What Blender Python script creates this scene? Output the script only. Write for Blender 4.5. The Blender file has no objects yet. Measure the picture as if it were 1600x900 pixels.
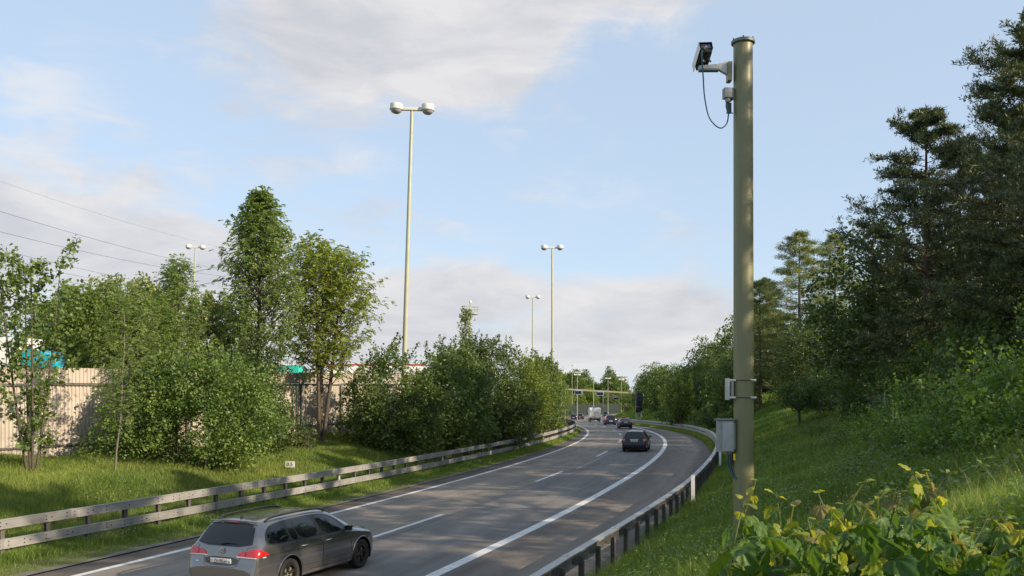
import bpy, bmesh, math, random
import numpy as np
from mathutils import Vector, Matrix, noise as mnoise
from mathutils.bvhtree import BVHTree

R = math.radians
S = bpy.context.scene
C = S.collection

# ------------------------------------------------------------------ camera, light, sky
cam_d = bpy.data.cameras.new('camera')
cam = bpy.data.objects.new('camera', cam_d); C.objects.link(cam)
cam.location = (0, 0, 3.9)
cam.rotation_euler = (R(90), 0, 0)
cam_d.lens = 31.5; cam_d.sensor_width = 36; cam_d.shift_y = 170 / 1600
cam_d.clip_start = 0.1; cam_d.clip_end = 12000
cam_d.dof.use_dof = False
S.camera = cam

SUN_AZ, SUN_EL = R(118), R(25)          # clockwise from +Y (the view direction)
SUN_STRENGTH, SKY_STRENGTH, EXPOSURE = 4.8, 0.15, 0.60
to_sun = Vector((math.sin(SUN_AZ) * math.cos(SUN_EL), math.cos(SUN_AZ) * math.cos(SUN_EL), math.sin(SUN_EL)))
sd = bpy.data.lights.new('sun', 'SUN'); sd.energy = SUN_STRENGTH; sd.angle = R(0.5); sd.color = (1.0, 0.83, 0.62)
so = bpy.data.objects.new('sun', sd); C.objects.link(so)
so.rotation_euler = to_sun.to_track_quat('Z', 'Y').to_euler(); so.location = (30, -20, 40)

world = bpy.data.worlds.new('World'); S.world = world; world.use_nodes = True
S.view_settings.view_transform = 'Standard'; S.view_settings.look = 'None'
S.view_settings.exposure = EXPOSURE; S.view_settings.gamma = 1.0
S.view_settings.use_curve_mapping = False
S.cycles.max_bounces = 6; S.cycles.diffuse_bounces = 3; S.cycles.glossy_bounces = 3
S.cycles.transmission_bounces = 4; S.cycles.transparent_max_bounces = 6
S.cycles.use_denoising = True


def build_world():
    nt = world.node_tree; nt.nodes.clear()
    N = nt.nodes.new; L = nt.links.new
    out = N('ShaderNodeOutputWorld'); bg = N('ShaderNodeBackground')
    sky = N('ShaderNodeTexSky'); sky.sky_type = 'NISHITA'; sky.sun_disc = False
    sky.sun_elevation = SUN_EL; sky.sun_rotation = SUN_AZ
    sky.altitude = 430; sky.air_density = 1.0; sky.dust_density = 1.2; sky.ozone_density = 1.6
    tc = N('ShaderNodeTexCoord')
    sep = N('ShaderNodeSeparateXYZ'); L(tc.outputs['Generated'], sep.inputs[0])

    def M(op, a, b=None, c=None, clamp=False):
        n = N('ShaderNodeMath'); n.operation = op; n.use_clamp = clamp
        for i, v in enumerate((a, b, c)):
            if v is None: continue
            if isinstance(v, (int, float)): n.inputs[i].default_value = v
            else: L(v, n.inputs[i])
        return n.outputs[0]
    az = M('ARCTAN2', sep.outputs[0], sep.outputs[1])
    el = M('ARCSINE', sep.outputs[2])

    def tex(scale, det, rough, st=(1, 1, 1), dist=0.0, off=(0, 0, 0)):
        mp = N('ShaderNodeMapping'); mp.inputs['Scale'].default_value = st; mp.inputs['Location'].default_value = off
        L(tc.outputs['Generated'], mp.inputs[0])
        n = N('ShaderNodeTexNoise'); n.inputs['Scale'].default_value = scale
        n.inputs['Detail'].default_value = det; n.inputs['Roughness'].default_value = rough
        n.inputs['Distortion'].default_value = dist
        L(mp.outputs[0], n.inputs['Vector']); return n.outputs['Fac']
    n1 = tex(3.2, 8, .52, (1, 1, 2.0), .35, (3.1, .4, 1.7))
    n2 = tex(11.0, 8, .62, (1, 1, 2.6), .5, (.3, 5.2, .6))
    n3 = tex(5.0, 6, .6, (1, 1, 3.4), .6, (7.3, 1.0, 2.2))

    def blob(px, py, sx, sy, w):
        a = math.atan((px - 800) / 1400); e = math.atan((620 - py) / 1400 * math.cos(a))
        q = M('ADD', M('POWER', M('ABSOLUTE', M('DIVIDE', M('SUBTRACT', az, a), sx / 1400)), 2.0),
              M('POWER', M('ABSOLUTE', M('DIVIDE', M('SUBTRACT', el, e), sy / 1400)), 2.0))
        return M('MULTIPLY', M('EXPONENT', M('MULTIPLY', q, -1.0)), w)
    soft = None
    for b in ((560, 40, 300, 130, .62), (770, 90, 130, 110, .55), (980, -10, 220, 50, .45), (30, 330, 330, 110, .60),
              (270, 420, 210, 90, .45), (690, 455, 150, 40, .52), (880, 462, 160, 24, .30), (1080, 500, 110, 62, .62),
              (950, 545, 260, 45, .42), (1085, 235, 60, 45, .34), (250, 510, 420, 70, .40), (620, 520, 160, 60, .25)):
        v = blob(*b); soft = v if soft is None else M('ADD', soft, v)
    fbm = M('ADD', M('MULTIPLY', n1, .62), M('MULTIPLY', n2, .38))
    d = M('ADD', M('MULTIPLY', M('SUBTRACT', fbm, .5), 2.3), soft)
    d = M('ADD', d, M('MULTIPLY', M('EXPONENT', M('MULTIPLY', M('ABSOLUTE', el), -9.0)), .18))
    dens = N('ShaderNodeMapRange'); dens.interpolation_type = 'SMOOTHSTEP'
    L(d, dens.inputs[0]); dens.inputs[1].default_value = .17; dens.inputs[2].default_value = .60
    dens.inputs[3].default_value = 0; dens.inputs[4].default_value = .93
    cir = None
    for b in ((40, 130, 90, 75, 1.0), (530, 265, 80, 45, .55), (945, 282, 85, 35, .55), (915, 228, 45, 18, .4), (610, 245, 40, 20, .35), (880, 320, 90, 30, .3)):
        v = blob(*b); cir = v if cir is None else M('ADD', cir, v)
    cr = N('ShaderNodeMapRange'); cr.interpolation_type = 'SMOOTHSTEP'
    L(M('ADD', M('MULTIPLY', n2, .6), M('MULTIPLY', n3, .4)), cr.inputs[0])
    cr.inputs[1].default_value = .42; cr.inputs[2].default_value = .68
    cirrus = M('MULTIPLY', M('MULTIPLY', cr.outputs[0], cir), .8, clamp=True)
    # thin veil over the blue, as a bright summer morning has
    hs = N('ShaderNodeMix'); hs.data_type = 'RGBA'; hs.inputs['Factor'].default_value = 0.70
    L(sky.outputs[0], hs.inputs['A']); hs.inputs['B'].default_value = (2.65, 3.18, 3.85, 1)
    cc = N('ShaderNodeMix'); cc.data_type = 'RGBA'
    cf = N('ShaderNodeMapRange'); L(M('ADD', n3, M('MULTIPLY', n2, .35)), cf.inputs[0]); cf.inputs[1].default_value = .52; cf.inputs[2].default_value = .80
    L(cf.outputs[0], cc.inputs['Factor'])
    cc.inputs['A'].default_value = (2.75, 2.78, 2.98, 1); cc.inputs['B'].default_value = (3.6, 3.52, 3.55, 1)
    m1 = N('ShaderNodeMix'); m1.data_type = 'RGBA'
    L(dens.outputs[0], m1.inputs['Factor']); L(hs.outputs['Result'], m1.inputs['A']); L(cc.outputs['Result'], m1.inputs['B'])
    m2 = N('ShaderNodeMix'); m2.data_type = 'RGBA'
    L(cirrus, m2.inputs['Factor']); L(m1.outputs['Result'], m2.inputs['A']); m2.inputs['B'].default_value = (3.7, 3.7, 3.8, 1)
    L(m2.outputs['Result'], bg.inputs[0]); bg.inputs[1].default_value = SKY_STRENGTH
    L(bg.outputs[0], out.inputs[0])


build_world()

# ------------------------------------------------------------------ helpers
def mat(name, col, rough=.7, metal=0.0, var=.15, scale=8.0, bump=0.0, bscale=40.0, spec=.5, coat=0.0, col2=None,
        attr=None, rnd=0.0, transl=0.0, stretch=None, coord='Object'):
    m = bpy.data.materials.new(name); m.use_nodes = True
    nt = m.node_tree; N = nt.nodes.new; L = nt.links.new
    p = nt.nodes['Principled BSDF']; out = nt.nodes['Material Output']
    p.inputs['Roughness'].default_value = rough; p.inputs['Metallic'].default_value = metal
    p.inputs['Specular IOR Level'].default_value = spec
    if coat: p.inputs['Coat Weight'].default_value = coat; p.inputs['Coat Roughness'].default_value = .06
    tc = N('ShaderNodeTexCoord')
    nz = N('ShaderNodeTexNoise'); nz.inputs['Scale'].default_value = scale; nz.inputs['Detail'].default_value = 6
    nz.inputs['Roughness'].default_value = .6
    if stretch:
        mp = N('ShaderNodeMapping'); mp.inputs['Scale'].default_value = stretch; L(tc.outputs[coord], mp.inputs[0]); L(mp.outputs[0], nz.inputs['Vector'])
    else: L(tc.outputs[coord], nz.inputs['Vector'])
    mx = N('ShaderNodeMix'); mx.data_type = 'RGBA'
    c2 = col2 if col2 else tuple(min(1, c * (1 + var * 1.6)) for c in col)
    c1 = col if col2 else tuple(c * (1 - var) for c in col)
    mx.inputs['A'].default_value = (*c1, 1); mx.inputs['B'].default_value = (*c2, 1)
    rg = N('ShaderNodeMapRange'); rg.inputs[1].default_value = .3; rg.inputs[2].default_value = .7
    L(nz.outputs['Fac'], rg.inputs[0]); L(rg.outputs[0], mx.inputs['Factor'])
    colout = mx.outputs['Result']
    if attr or rnd:
        hs = N('ShaderNodeHueSaturation'); L(colout, hs.inputs['Color'])
        if attr:
            at = N('ShaderNodeAttribute'); at.attribute_name = attr; src = at.outputs['Fac']
            amt = .45
        else:
            oi = N('ShaderNodeObjectInfo'); src = oi.outputs['Random']; amt = rnd
        r2 = N('ShaderNodeMapRange'); L(src, r2.inputs[0]); r2.inputs[3].default_value = 1 - amt; r2.inputs[4].default_value = 1 + amt
        L(r2.outputs[0], hs.inputs['Value'])
        r3 = N('ShaderNodeMapRange'); L(src, r3.inputs[0]); r3.inputs[3].default_value = .515; r3.inputs[4].default_value = .485
        L(r3.outputs[0], hs.inputs['Hue'])
        colout = hs.outputs['Color']
    L(colout, p.inputs['Base Color'])
    if bump:
        bn = N('ShaderNodeTexNoise'); bn.inputs['Scale'].default_value = bscale; bn.inputs['Detail'].default_value = 5
        L(tc.outputs[coord], bn.inputs['Vector'])
        b = N('ShaderNodeBump'); b.inputs['Strength'].default_value = bump; b.inputs['Distance'].default_value = .02
        L(bn.outputs['Fac'], b.inputs['Height']); L(b.outputs[0], p.inputs['Normal'])
    if transl:
        t = N('ShaderNodeBsdfTranslucent')
        tm = N('ShaderNodeMix'); tm.data_type = 'RGBA'; tm.blend_type = 'MULTIPLY'; tm.inputs['Factor'].default_value = 1
        L(colout, tm.inputs['A']); tm.inputs['B'].default_value = (1.9, 1.75, .55, 1)
        L(tm.outputs['Result'], t.inputs['Color'])
        ms = N('ShaderNodeMixShader'); ms.inputs[0].default_value = transl
        L(p.outputs[0], ms.inputs[1]); L(t.outputs[0], ms.inputs[2]); L(ms.outputs[0], out.inputs[0])
    return m


def setp(o, label=None, cat=None, group=None, kind=None):
    if label: o['label'] = label
    if cat: o['category'] = cat
    if group: o['group'] = group
    if kind: o['kind'] = kind
    return o


def link(name, me, m=None, parent=None, loc=None, rot=None):
    o = bpy.data.objects.new(name, me); C.objects.link(o)
    if m is not None and len(me.materials) == 0: me.materials.append(m)
    if parent is not None: o.parent = parent
    if loc is not None: o.location = loc
    if rot is not None: o.rotation_euler = rot
    return o


def empty(name, loc=(0, 0, 0), rz=0.0, label=None, cat=None, group=None, rot=None):
    o = bpy.data.objects.new(name, None); C.objects.link(o); o.location = loc
    o.rotation_euler = rot if rot is not None else (0, 0, rz); o.empty_display_size = .2
    return setp(o, label, cat, group)


def mesh_np(name, V, F, var=None, smooth=False):
    V = np.asarray(V, np.float32); F = np.asarray(F, np.int32); n, k = F.shape
    me = bpy.data.meshes.new(name); me.vertices.add(len(V)); me.vertices.foreach_set('co', V.ravel())
    me.loops.add(n * k); me.loops.foreach_set('vertex_index', F.ravel())
    me.polygons.add(n); me.polygons.foreach_set('loop_start', np.arange(n, dtype=np.int32) * k)
    if smooth: me.polygons.foreach_set('use_smooth', np.ones(n, bool))
    me.update(calc_edges=True)
    if var is not None:
        a = me.attributes.new('var', 'FLOAT', 'FACE'); a.data.foreach_set('value', np.asarray(var, np.float32))
    return me


def bm_mesh(name, bm, smooth_ang=None):
    bmesh.ops.recalc_face_normals(bm, faces=bm.faces)
    if smooth_ang is not None:
        for f in bm.faces: f.smooth = True
        for e in bm.edges:
            if len(e.link_faces) == 2 and e.calc_face_angle(0) > R(smooth_ang): e.smooth = False
    me = bpy.data.meshes.new(name); bm.to_mesh(me); bm.free(); return me


def box(bm, x0, x1, y0, y1, z0, z1, M=None, bevel=0.0):
    vs = [bm.verts.new(Vector(p)) for p in ((x0, y0, z0), (x1, y0, z0), (x1, y1, z0), (x0, y1, z0), (x0, y0, z1), (x1, y0, z1), (x1, y1, z1), (x0, y1, z1))]
    fs = [bm.faces.new([vs[i] for i in q]) for q in ((0, 3, 2, 1), (4, 5, 6, 7), (0, 1, 5, 4), (1, 2, 6, 5), (2, 3, 7, 6), (3, 0, 4, 7))]
    if bevel:
        es = list({e for f in fs for e in f.edges})
        r = bmesh.ops.bevel(bm, geom=es, offset=bevel, segments=2, profile=.7, affect='EDGES')
        vs = list({v for f in r['faces'] for v in f.verts} | {v for v in vs if v.is_valid})
    if M is not None: bmesh.ops.transform(bm, matrix=M, verts=[v for v in vs if v.is_valid])
    return vs


def box_obj(name, dims, m, parent=None, loc=(0, 0, 0), rot=None, bevel=0.0):
    """dims = x0,x1,y0,y1,z0,z1"""
    bm = bmesh.new(); box(bm, *dims, bevel=bevel)
    return link(name, bm_mesh(name, bm, 40 if bevel else None), m, parent, loc, rot)


def tube(bm, pts, rad, seg=8, cap=True):
    pts = [Vector(p) for p in pts]; n = len(pts)
    if not hasattr(rad, '__len__'): rad = [rad] * n
    rings = []; ref = None
    for i, p in enumerate(pts):
        d = (pts[min(i + 1, n - 1)] - pts[max(i - 1, 0)]).normalized()
        if ref is None: ref = d.orthogonal().normalized()
        u = (ref - d * ref.dot(d))
        u = u.normalized() if u.length > 1e-6 else d.orthogonal().normalized()
        ref = u; v = d.cross(u)
        rings.append([bm.verts.new(p + (u * math.cos(2 * math.pi * k / seg) + v * math.sin(2 * math.pi * k / seg)) * rad[i]) for k in range(seg)])
    for a, b in zip(rings, rings[1:]):
        for k in range(seg):
            bm.faces.new((a[k], a[(k + 1) % seg], b[(k + 1) % seg], b[k]))
    if cap:
        bm.faces.new(rings[0][::-1]); bm.faces.new(rings[-1])


def tube_obj(name, pts, rad, m, parent=None, seg=8, ang=50):
    bm = bmesh.new(); tube(bm, pts, rad, seg); return link(name, bm_mesh(name, bm, ang), m, parent)


def lathe(bm, prof, seg=24, M=None):
    rings = []; nv = []
    for r, z in prof:
        if r < 1e-5: v = bm.verts.new((0, 0, z)); rings.append([v]); nv.append(v)
        else:
            rg = [bm.verts.new((r * math.cos(2 * math.pi * k / seg), r * math.sin(2 * math.pi * k / seg), z)) for k in range(seg)]
            rings.append(rg); nv += rg
    for a, b in zip(rings, rings[1:]):
        for k in range(seg):
            k2 = (k + 1) % seg
            if len(a) == 1 and len(b) > 1: bm.faces.new((a[0], b[k2], b[k]))
            elif len(b) == 1 and len(a) > 1: bm.faces.new((a[k], a[k2], b[0]))
            elif len(a) > 1: bm.faces.new((a[k], a[k2], b[k2], b[k]))
    if M is not None: bmesh.ops.transform(bm, matrix=M, verts=nv)


def lathe_obj(name, prof, m, parent=None, loc=(0, 0, 0), rot=None, seg=24, ang=35):
    bm = bmesh.new(); lathe(bm, prof, seg); return link(name, bm_mesh(name, bm, ang), m, parent, loc, rot)


def text_mesh(txt, size, ext=.003, off=0.0):
    cu = bpy.data.curves.new('lettering', 'FONT'); cu.body = txt; cu.size = size; cu.extrude = ext
    cu.offset = size * off; cu.align_x = 'CENTER'; cu.align_y = 'CENTER'; cu.resolution_u = 3
    o = bpy.data.objects.new('lettering', cu); C.objects.link(o)
    bpy.context.view_layer.update()
    me = bpy.data.meshes.new_from_object(o.evaluated_get(bpy.context.evaluated_depsgraph_get()))
    bpy.data.objects.remove(o); bpy.data.curves.remove(cu)
    return me


def dup(root, loc=None, rz=None, label=None, group=None, scale=None):
    r = root.copy(); C.objects.link(r)
    if loc is not None: r.location = loc
    if rz is not None: r.rotation_euler = (0, 0, rz)
    if scale is not None: r.scale = scale if hasattr(scale, '__len__') else (scale,) * 3
    if label: r['label'] = label
    if group: r['group'] = group
    for ch in list(root.children):
        c = ch.copy(); C.objects.link(c); c.parent = r
        for g in list(ch.children):
            q = g.copy(); C.objects.link(q); q.parent = c
    return r


# ------------------------------------------------------------------ the lie of the road and land (metres)
_my = [-60, 0, 10, 19.5, 25.9, 32.2, 44.4, 50.6, 62, 68.2, 78, 83, 92.5, 103, 115, 127, 150, 180, 210, 240, 268, 295, 340, 400, 500, 800]
_mx = [-32.3, -12.2, -8.85, -5.65, -3.5, -1.4, 2.0, 3.7, 6.4, 7.7, 9.5, 10.2, 11.3, 12.3, 13.1, 13.6, 14.1, 14.4, 15.6, 18.4, 22.8, 29, 42, 65, 110, 260]
_gy = np.arange(-60, 800, 1.0)
_gx = np.interp(_gy, _my, _mx)
_k = np.exp(-0.5 * (np.arange(-18, 19) / 6.0) ** 2); _k /= _k.sum()
_gx = np.convolve(np.pad(_gx, 18, mode='reflect', reflect_type='odd'), _k, 'valid')
_gz = np.convolve(np.pad(np.interp(_gy, [-60, 85, 122, 182, 240, 300, 400, 800], [0, 0, -.4, -1.2, -2.4, -2.6, -3.0, -3.0]), 18, mode='edge'), _k, 'valid')
_gc = 1 / np.sqrt(1 + np.gradient(_gx) ** 2)


def mid(y): return np.interp(y, _gy, _gx)
def zroad(y): return np.interp(y, _gy, _gz)
def cosr(y): return np.interp(y, _gy, _gc)
def head(y): return math.atan2(float(mid(y + 1) - mid(y - 1)), 2)      # heading, clockwise from +Y
def xt(t, y): return mid(y) + t / cosr(y)
def tl_line(y): return -np.interp(y, [0, 60, 110], [3.65, 3.6, 3.45])
def tr_line(y): return np.interp(y, [0, 60, 110], [3.65, 3.85, 4.0])
def tl_edge(y): return tl_line(y) - .95
def tr_edge(y): return np.interp(y, [0, 30, 60, 75, 100, 125, 150], [7.2, 7.3, 7.25, 7.1, 7.0, 6.2, 5.6])
def tl_rail(y): return -np.interp(y, [0, 21, 30, 44, 57, 75, 91, 110, 131, 200], [6.7, 6.65, 6.55, 6.3, 6.1, 5.6, 5.2, 4.85, 4.75, 4.7])
def tr_rail(y): return np.interp(y, [0, 15, 24, 33, 43, 55, 70, 87, 101, 112, 130, 150, 300], [6.9, 6.95, 7.2, 7.4, 7.5, 7.6, 7.8, 8.1, 8.4, 8.4, 8.0, 7.2, 7.0])


def ss(a, b, x):
    u = np.clip((x - a) / (b - a), 0, 1); return u * u * (3 - 2 * u)


def zland_t(t, y):
    t = np.asarray(t, float); y = np.asarray(y, float)
    e = -t + tl_rail(y); d = t - tr_rail(y)
    hl = np.interp(e, [-1.4, 0, 1.5, 4, 7.5, 10, 13, 40], [0, .04, .2, .85, 1.45, 1.62, 1.75, 2.6]) * (1 + .35 * ss(55, 80, y)) * (1 - .97 * ss(185, 250, y))
    hr = np.interp(d, [-.6, 0, .5, 3, 6, 9, 12, 20, 60], [0, .03, .12, .9, 1.95, 2.9, 3.3, 4.0, 5.5]) * (1 + .5 * ss(80, 120, y))
    hr = hr + .95 * (1 - ss(4, 15, y)) * ss(1.5, 4, d)
    bump = .12 * np.sin(t * .9 + 1.3 * np.sin(y * .35)) * np.sin(y * .42 + .7) + .06 * np.sin(t * 2.1 + y * 1.3)
    z = zroad(y) + hl + hr + bump * (ss(.6, 3, e) + ss(.6, 3, d))
    under = (t > tl_edge(y) - .02) & (t < tr_edge(y) + .02)
    return np.where(under, zroad(y) - .07, z)


def zland(x, y): return zland_t((np.asarray(x) - mid(y)) * cosr(y), y)
def gl(x, y): return float(zland(x, y))


# ------------------------------------------------------------------ materials
MT = dict(
    galv=mat('galvanised_steel', (.34, .335, .32), .5, .55, .14, 3.0, .06, 60, col2=(.42, .41, .39)),
    rail=mat('weathered_rail', (.235, .23, .22), .6, .3, .2, 1.5, .1, 50, col2=(.345, .335, .32), rnd=.12),
    rpost=mat('weathered_post', (.10, .092, .08), .75, .2, .3, 9, .1, 60, rnd=.15),
    dark=mat('dark_hole', (.012, .012, .012), .8),
    pole=mat('olive_paint', (.175, .170, .080), .45, 0, .06, 3.0, .03, 25, coat=.1, col2=(.205, .198, .100), stretch=(6, 6, .35)),
    mast=mat('pale_green_paint', (.36, .38, .27), .5, 0, .08, 1.5),
    head=mat('cream_housing', (.62, .60, .52), .5, 0, .08, 6),
    lens=mat('grey_lamp_bowl', (.32, .31, .30), .12, 0, .1, 6, coat=.6),
    white=mat('white_paint', (.72, .71, .66), .5, 0, .06, 8),
    cabinet=mat('grey_cabinet', (.30, .315, .31), .45, .1, .07, 3),
    cabroof=mat('cabinet_roof', (.16, .17, .15), .5, .2, .1, 5),
    black=mat('black_plastic', (.015, .015, .016), .4, 0, .2, 20),
    rub=mat('tyre_rubber', (.018, .017, .016), .8, 0, .25, 20, .1, 80),
    cable=mat('blue_cable', (.025, .075, .12), .5),
    cableb=mat('black_cable', (.012, .013, .016), .5),
    steel=mat('stainless_steel', (.55, .54, .51), .28, .85, .1, 20),
    rust=mat('rusty_bolt', (.10, .055, .035), .7, .4, .3, 40),
    yellow=mat('yellow_paint', (.75, .50, .02), .5),
    orange=mat('red_orange_paint', (.55, .10, .03), .6),
    paint=mat('road_marking_paint', (.46, .455, .44), .75, 0, .16, 5.0, .25, 90, col2=(.70, .70, .68)),
    taxi=mat('orange_taxi_sign', (.85, .32, .01), .4),
    bark=mat('bark', (.075, .06, .045), .9, 0, .4, 12, .6, 30),
    barkp=mat('pine_bark', (.13, .07, .04), .9, 0, .4, 8, .6, 30, col2=(.06, .045, .035)),
    stem=mat('green_stem', (.12, .15, .05), .6, 0, .2, 8, transl=.15),
)
LEAF = dict(
    ash=mat('ash_leaf', (.11, .18, .050), .55, 0, .2, 1.1, col2=(.18, .24, .070), attr='var', transl=.45),
    ash2=mat('ash_leaf_yellowish', (.14, .20, .040), .55, 0, .2, 1.1, col2=(.24, .285, .060), attr='var', transl=.46),  # lighter and yellower than the plain ash leaf
    maple=mat('maple_leaf', (.085, .145, .038), .5, 0, .2, 1.2, col2=(.15, .205, .055), attr='var', transl=.32),
    hazel=mat('hazel_leaf', (.080, .145, .032), .5, 0, .2, .9, col2=(.155, .225, .052), attr='var', transl=.30),
    dark=mat('beech_leaf', (.042, .078, .018), .5, 0, .2, .6, col2=(.080, .115, .026), attr='var', transl=.25),
    mixed=mat('roadside_leaf', (.060, .110, .026), .5, 0, .2, .6, col2=(.115, .165, .040), attr='var', transl=.3),
    yel=mat('yellowish_leaf', (.095, .15, .028), .5, 0, .2, .8, col2=(.17, .22, .045), attr='var', transl=.38),
    pine=mat('pine_needle', (.052, .078, .034), .5, 0, .2, .7, col2=(.10, .125, .045), attr='var', transl=.15),
    larch=mat('larch_needle', (.14, .185, .07), .55, 0, .2, .8, col2=(.22, .25, .09), attr='var', transl=.3),
    grassl=mat('grass_blade', (.105, .175, .030), .55, 0, .3, .35, col2=(.22, .265, .060), attr='var', transl=.38, coord='Object'),
    grassr=mat('grass_blade_lush', (.105, .195, .038), .55, 0, .3, .3, col2=(.19, .26, .052), attr='var', transl=.35, coord='Object'),
    clover=mat('herb_leaf', (.07, .14, .022), .5, 0, .2, .5, col2=(.14, .21, .03), attr='var', transl=.35),
    bramble=mat('bramble_leaf', (.10, .19, .034), .5, 0, .2, 1, col2=(.17, .26, .05), attr='var', transl=.33),
    vine=mat('vine_leaf', (.055, .120, .026), .45, 0, .25, 6, .4, 22, col2=(.15, .23, .048), rnd=.28, spec=.2, transl=.36),
    viney=mat('young_vine_leaf', (.22, .27, .045), .45, 0, .25, 9, .25, 30, col2=(.32, .33, .06), rnd=.25, spec=.2, transl=.42),
    vineb=mat('bronze_vine_leaf', (.16, .15, .06), .5, 0, .25, 9, .25, 30, col2=(.23, .20, .08), rnd=.25, spec=.2, transl=.38),
)


def ground_mat():
    m = mat('ground_soil', (.055, .075, .018), .95, 0, .3, .5, .8, 6, col2=(.105, .10, .035))
    return m


def road_mat():
    """asphalt; uv.x = metres right of the lane divider, uv.y = metres along"""
    m = bpy.data.materials.new('asphalt'); m.use_nodes = True
    nt = m.node_tree; N = nt.nodes.new; L = nt.links.new; p = nt.nodes['Principled BSDF']
    uv = N('ShaderNodeUVMap'); uv.uv_map = 'road_uv'
    sep = N('ShaderNodeSeparateXYZ'); L(uv.outputs[0], sep.inputs[0])
    wob = N('ShaderNodeTexNoise'); wob.inputs['Scale'].default_value = .35; wob.inputs['Detail'].default_value = 4
    L(uv.outputs[0], wob.inputs['Vector'])
    wa = N('ShaderNodeMath'); wa.operation = 'MULTIPLY_ADD'; L(wob.outputs['Fac'], wa.inputs[0]); wa.inputs[1].default_value = .9
    L(sep.outputs[0], wa.inputs[2])
    mr = N('ShaderNodeMapRange'); L(wa.outputs[0], mr.inputs[0]); mr.inputs[1].default_value = -5 + .45; mr.inputs[2].default_value = 8 + .45
    cr = N('ShaderNodeValToRGB'); L(mr.outputs[0], cr.inputs[0]); e = cr.color_ramp.elements
    cols = [(-5, (.060, .053, .048)), (-3.9, (.062, .055, .050)), (-3.5, (.125, .118, .110)), (-2.9, (.112, .106, .100)), (-1.9, (.135, .127, .118)),
            (-.9, (.112, .107, .101)), (-.1, (.122, .116, .108)), (.1, (.100, .100, .103)), (1.0, (.088, .089, .092)), (2.0, (.104, .104, .106)),
            (2.9, (.086, .087, .090)), (3.7, (.095, .095, .096)), (4.1, (.072, .066, .062)), (5.0, (.090, .082, .076)),
            (6.2, (.120, .110, .100)), (6.6, (.075, .068, .062)), (8, (.05, .047, .043))]
    while len(e) < len(cols): e.new(.5)
    for el, (t, c) in zip(e, cols): el.position = (t + 5) / 13; el.color = (c[0] * 1.72, c[1] * 1.6, c[2] * 1.46, 1)
    fine = N('ShaderNodeTexNoise'); fine.inputs['Scale'].default_value = 28; fine.inputs['Detail'].default_value = 6; fine.inputs['Roughness'].default_value = .8
    L(uv.outputs[0], fine.inputs['Vector'])
    mp = N('ShaderNodeMapping'); mp.inputs['Scale'].default_value = (1.4, .12, 1); L(uv.outputs[0], mp.inputs[0])
    st = N('ShaderNodeTexNoise'); st.inputs['Scale'].default_value = 1.3; st.inputs['Detail'].default_value = 7; st.inputs['Roughness'].default_value = .65
    L(mp.outputs[0], st.inputs['Vector'])
    f1 = N('ShaderNodeMapRange'); L(fine.outputs['Fac'], f1.inputs[0]); f1.inputs[1].default_value = .25; f1.inputs[2].default_value = .75; f1.inputs[3].default_value = .55; f1.inputs[4].default_value = 1.45
    f2 = N('ShaderNodeMapRange'); L(st.outputs['Fac'], f2.inputs[0]); f2.inputs[1].default_value = .3; f2.inputs[2].default_value = .7; f2.inputs[3].default_value = .76; f2.inputs[4].default_value = 1.20
    mm = N('ShaderNodeMath'); mm.operation = 'MULTIPLY'; L(f1.outputs[0], mm.inputs[0]); L(f2.outputs[0], mm.inputs[1])
    vm = N('ShaderNodeVectorMath'); vm.operation = 'SCALE'; L(cr.outputs[0], vm.inputs[0]); L(mm.outputs[0], vm.inputs['Scale'])
    L(vm.outputs[0], p.inputs['Base Color']); p.inputs['Roughness'].default_value = .85; p.inputs['Specular IOR Level'].default_value = .3
    b = N('ShaderNodeBump'); b.inputs['Strength'].default_value = .5; b.inputs['Distance'].default_value = .012
    L(fine.outputs['Fac'], b.inputs['Height']); L(b.outputs[0], p.inputs['Normal'])
    return m


# ------------------------------------------------------------------ ground, road, markings
def build_ground():
    ys = np.concatenate([[-400, -200, -100], np.arange(-60, 130, 1.0), np.arange(130, 420, 5.0), [450, 500, 560, 640, 760, 1000, 1500, 2500, 5000, 9000]])
    us = np.concatenate([[-6000, -2500, -1000, -400, -160, -90, -60], np.arange(-45, -18, 1.5), np.arange(-18, -7, .5), np.arange(-7, -3.6, .2),
                         [-3, 0, 3], np.arange(5.2, 8.8, .2), np.arange(9, 24, .5), np.arange(24, 50, 2.0), [60, 90, 160, 400, 1000, 2500, 6000]])
    T, Y = np.meshgrid(us, ys)
    X = xt(T, np.clip(Y, -60, 799)) + np.where(Y < -60, 0, 0)
    Z = zland_t(T, np.clip(Y, -60, 799))
    Z = np.where(Y > 420, Z - (Y - 420) * 0.0, Z)
    V = np.stack([X, Y, Z], -1).reshape(-1, 3); ny, nx = T.shape
    i = np.arange(ny - 1)[:, None] * nx + np.arange(nx - 1)[None, :]
    F = np.stack([i, i + 1, i + nx + 1, i + nx], -1).reshape(-1, 4)
    setp(link('ground', mesh_np('ground', V, F, smooth=True), ground_mat()), kind='structure')


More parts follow.
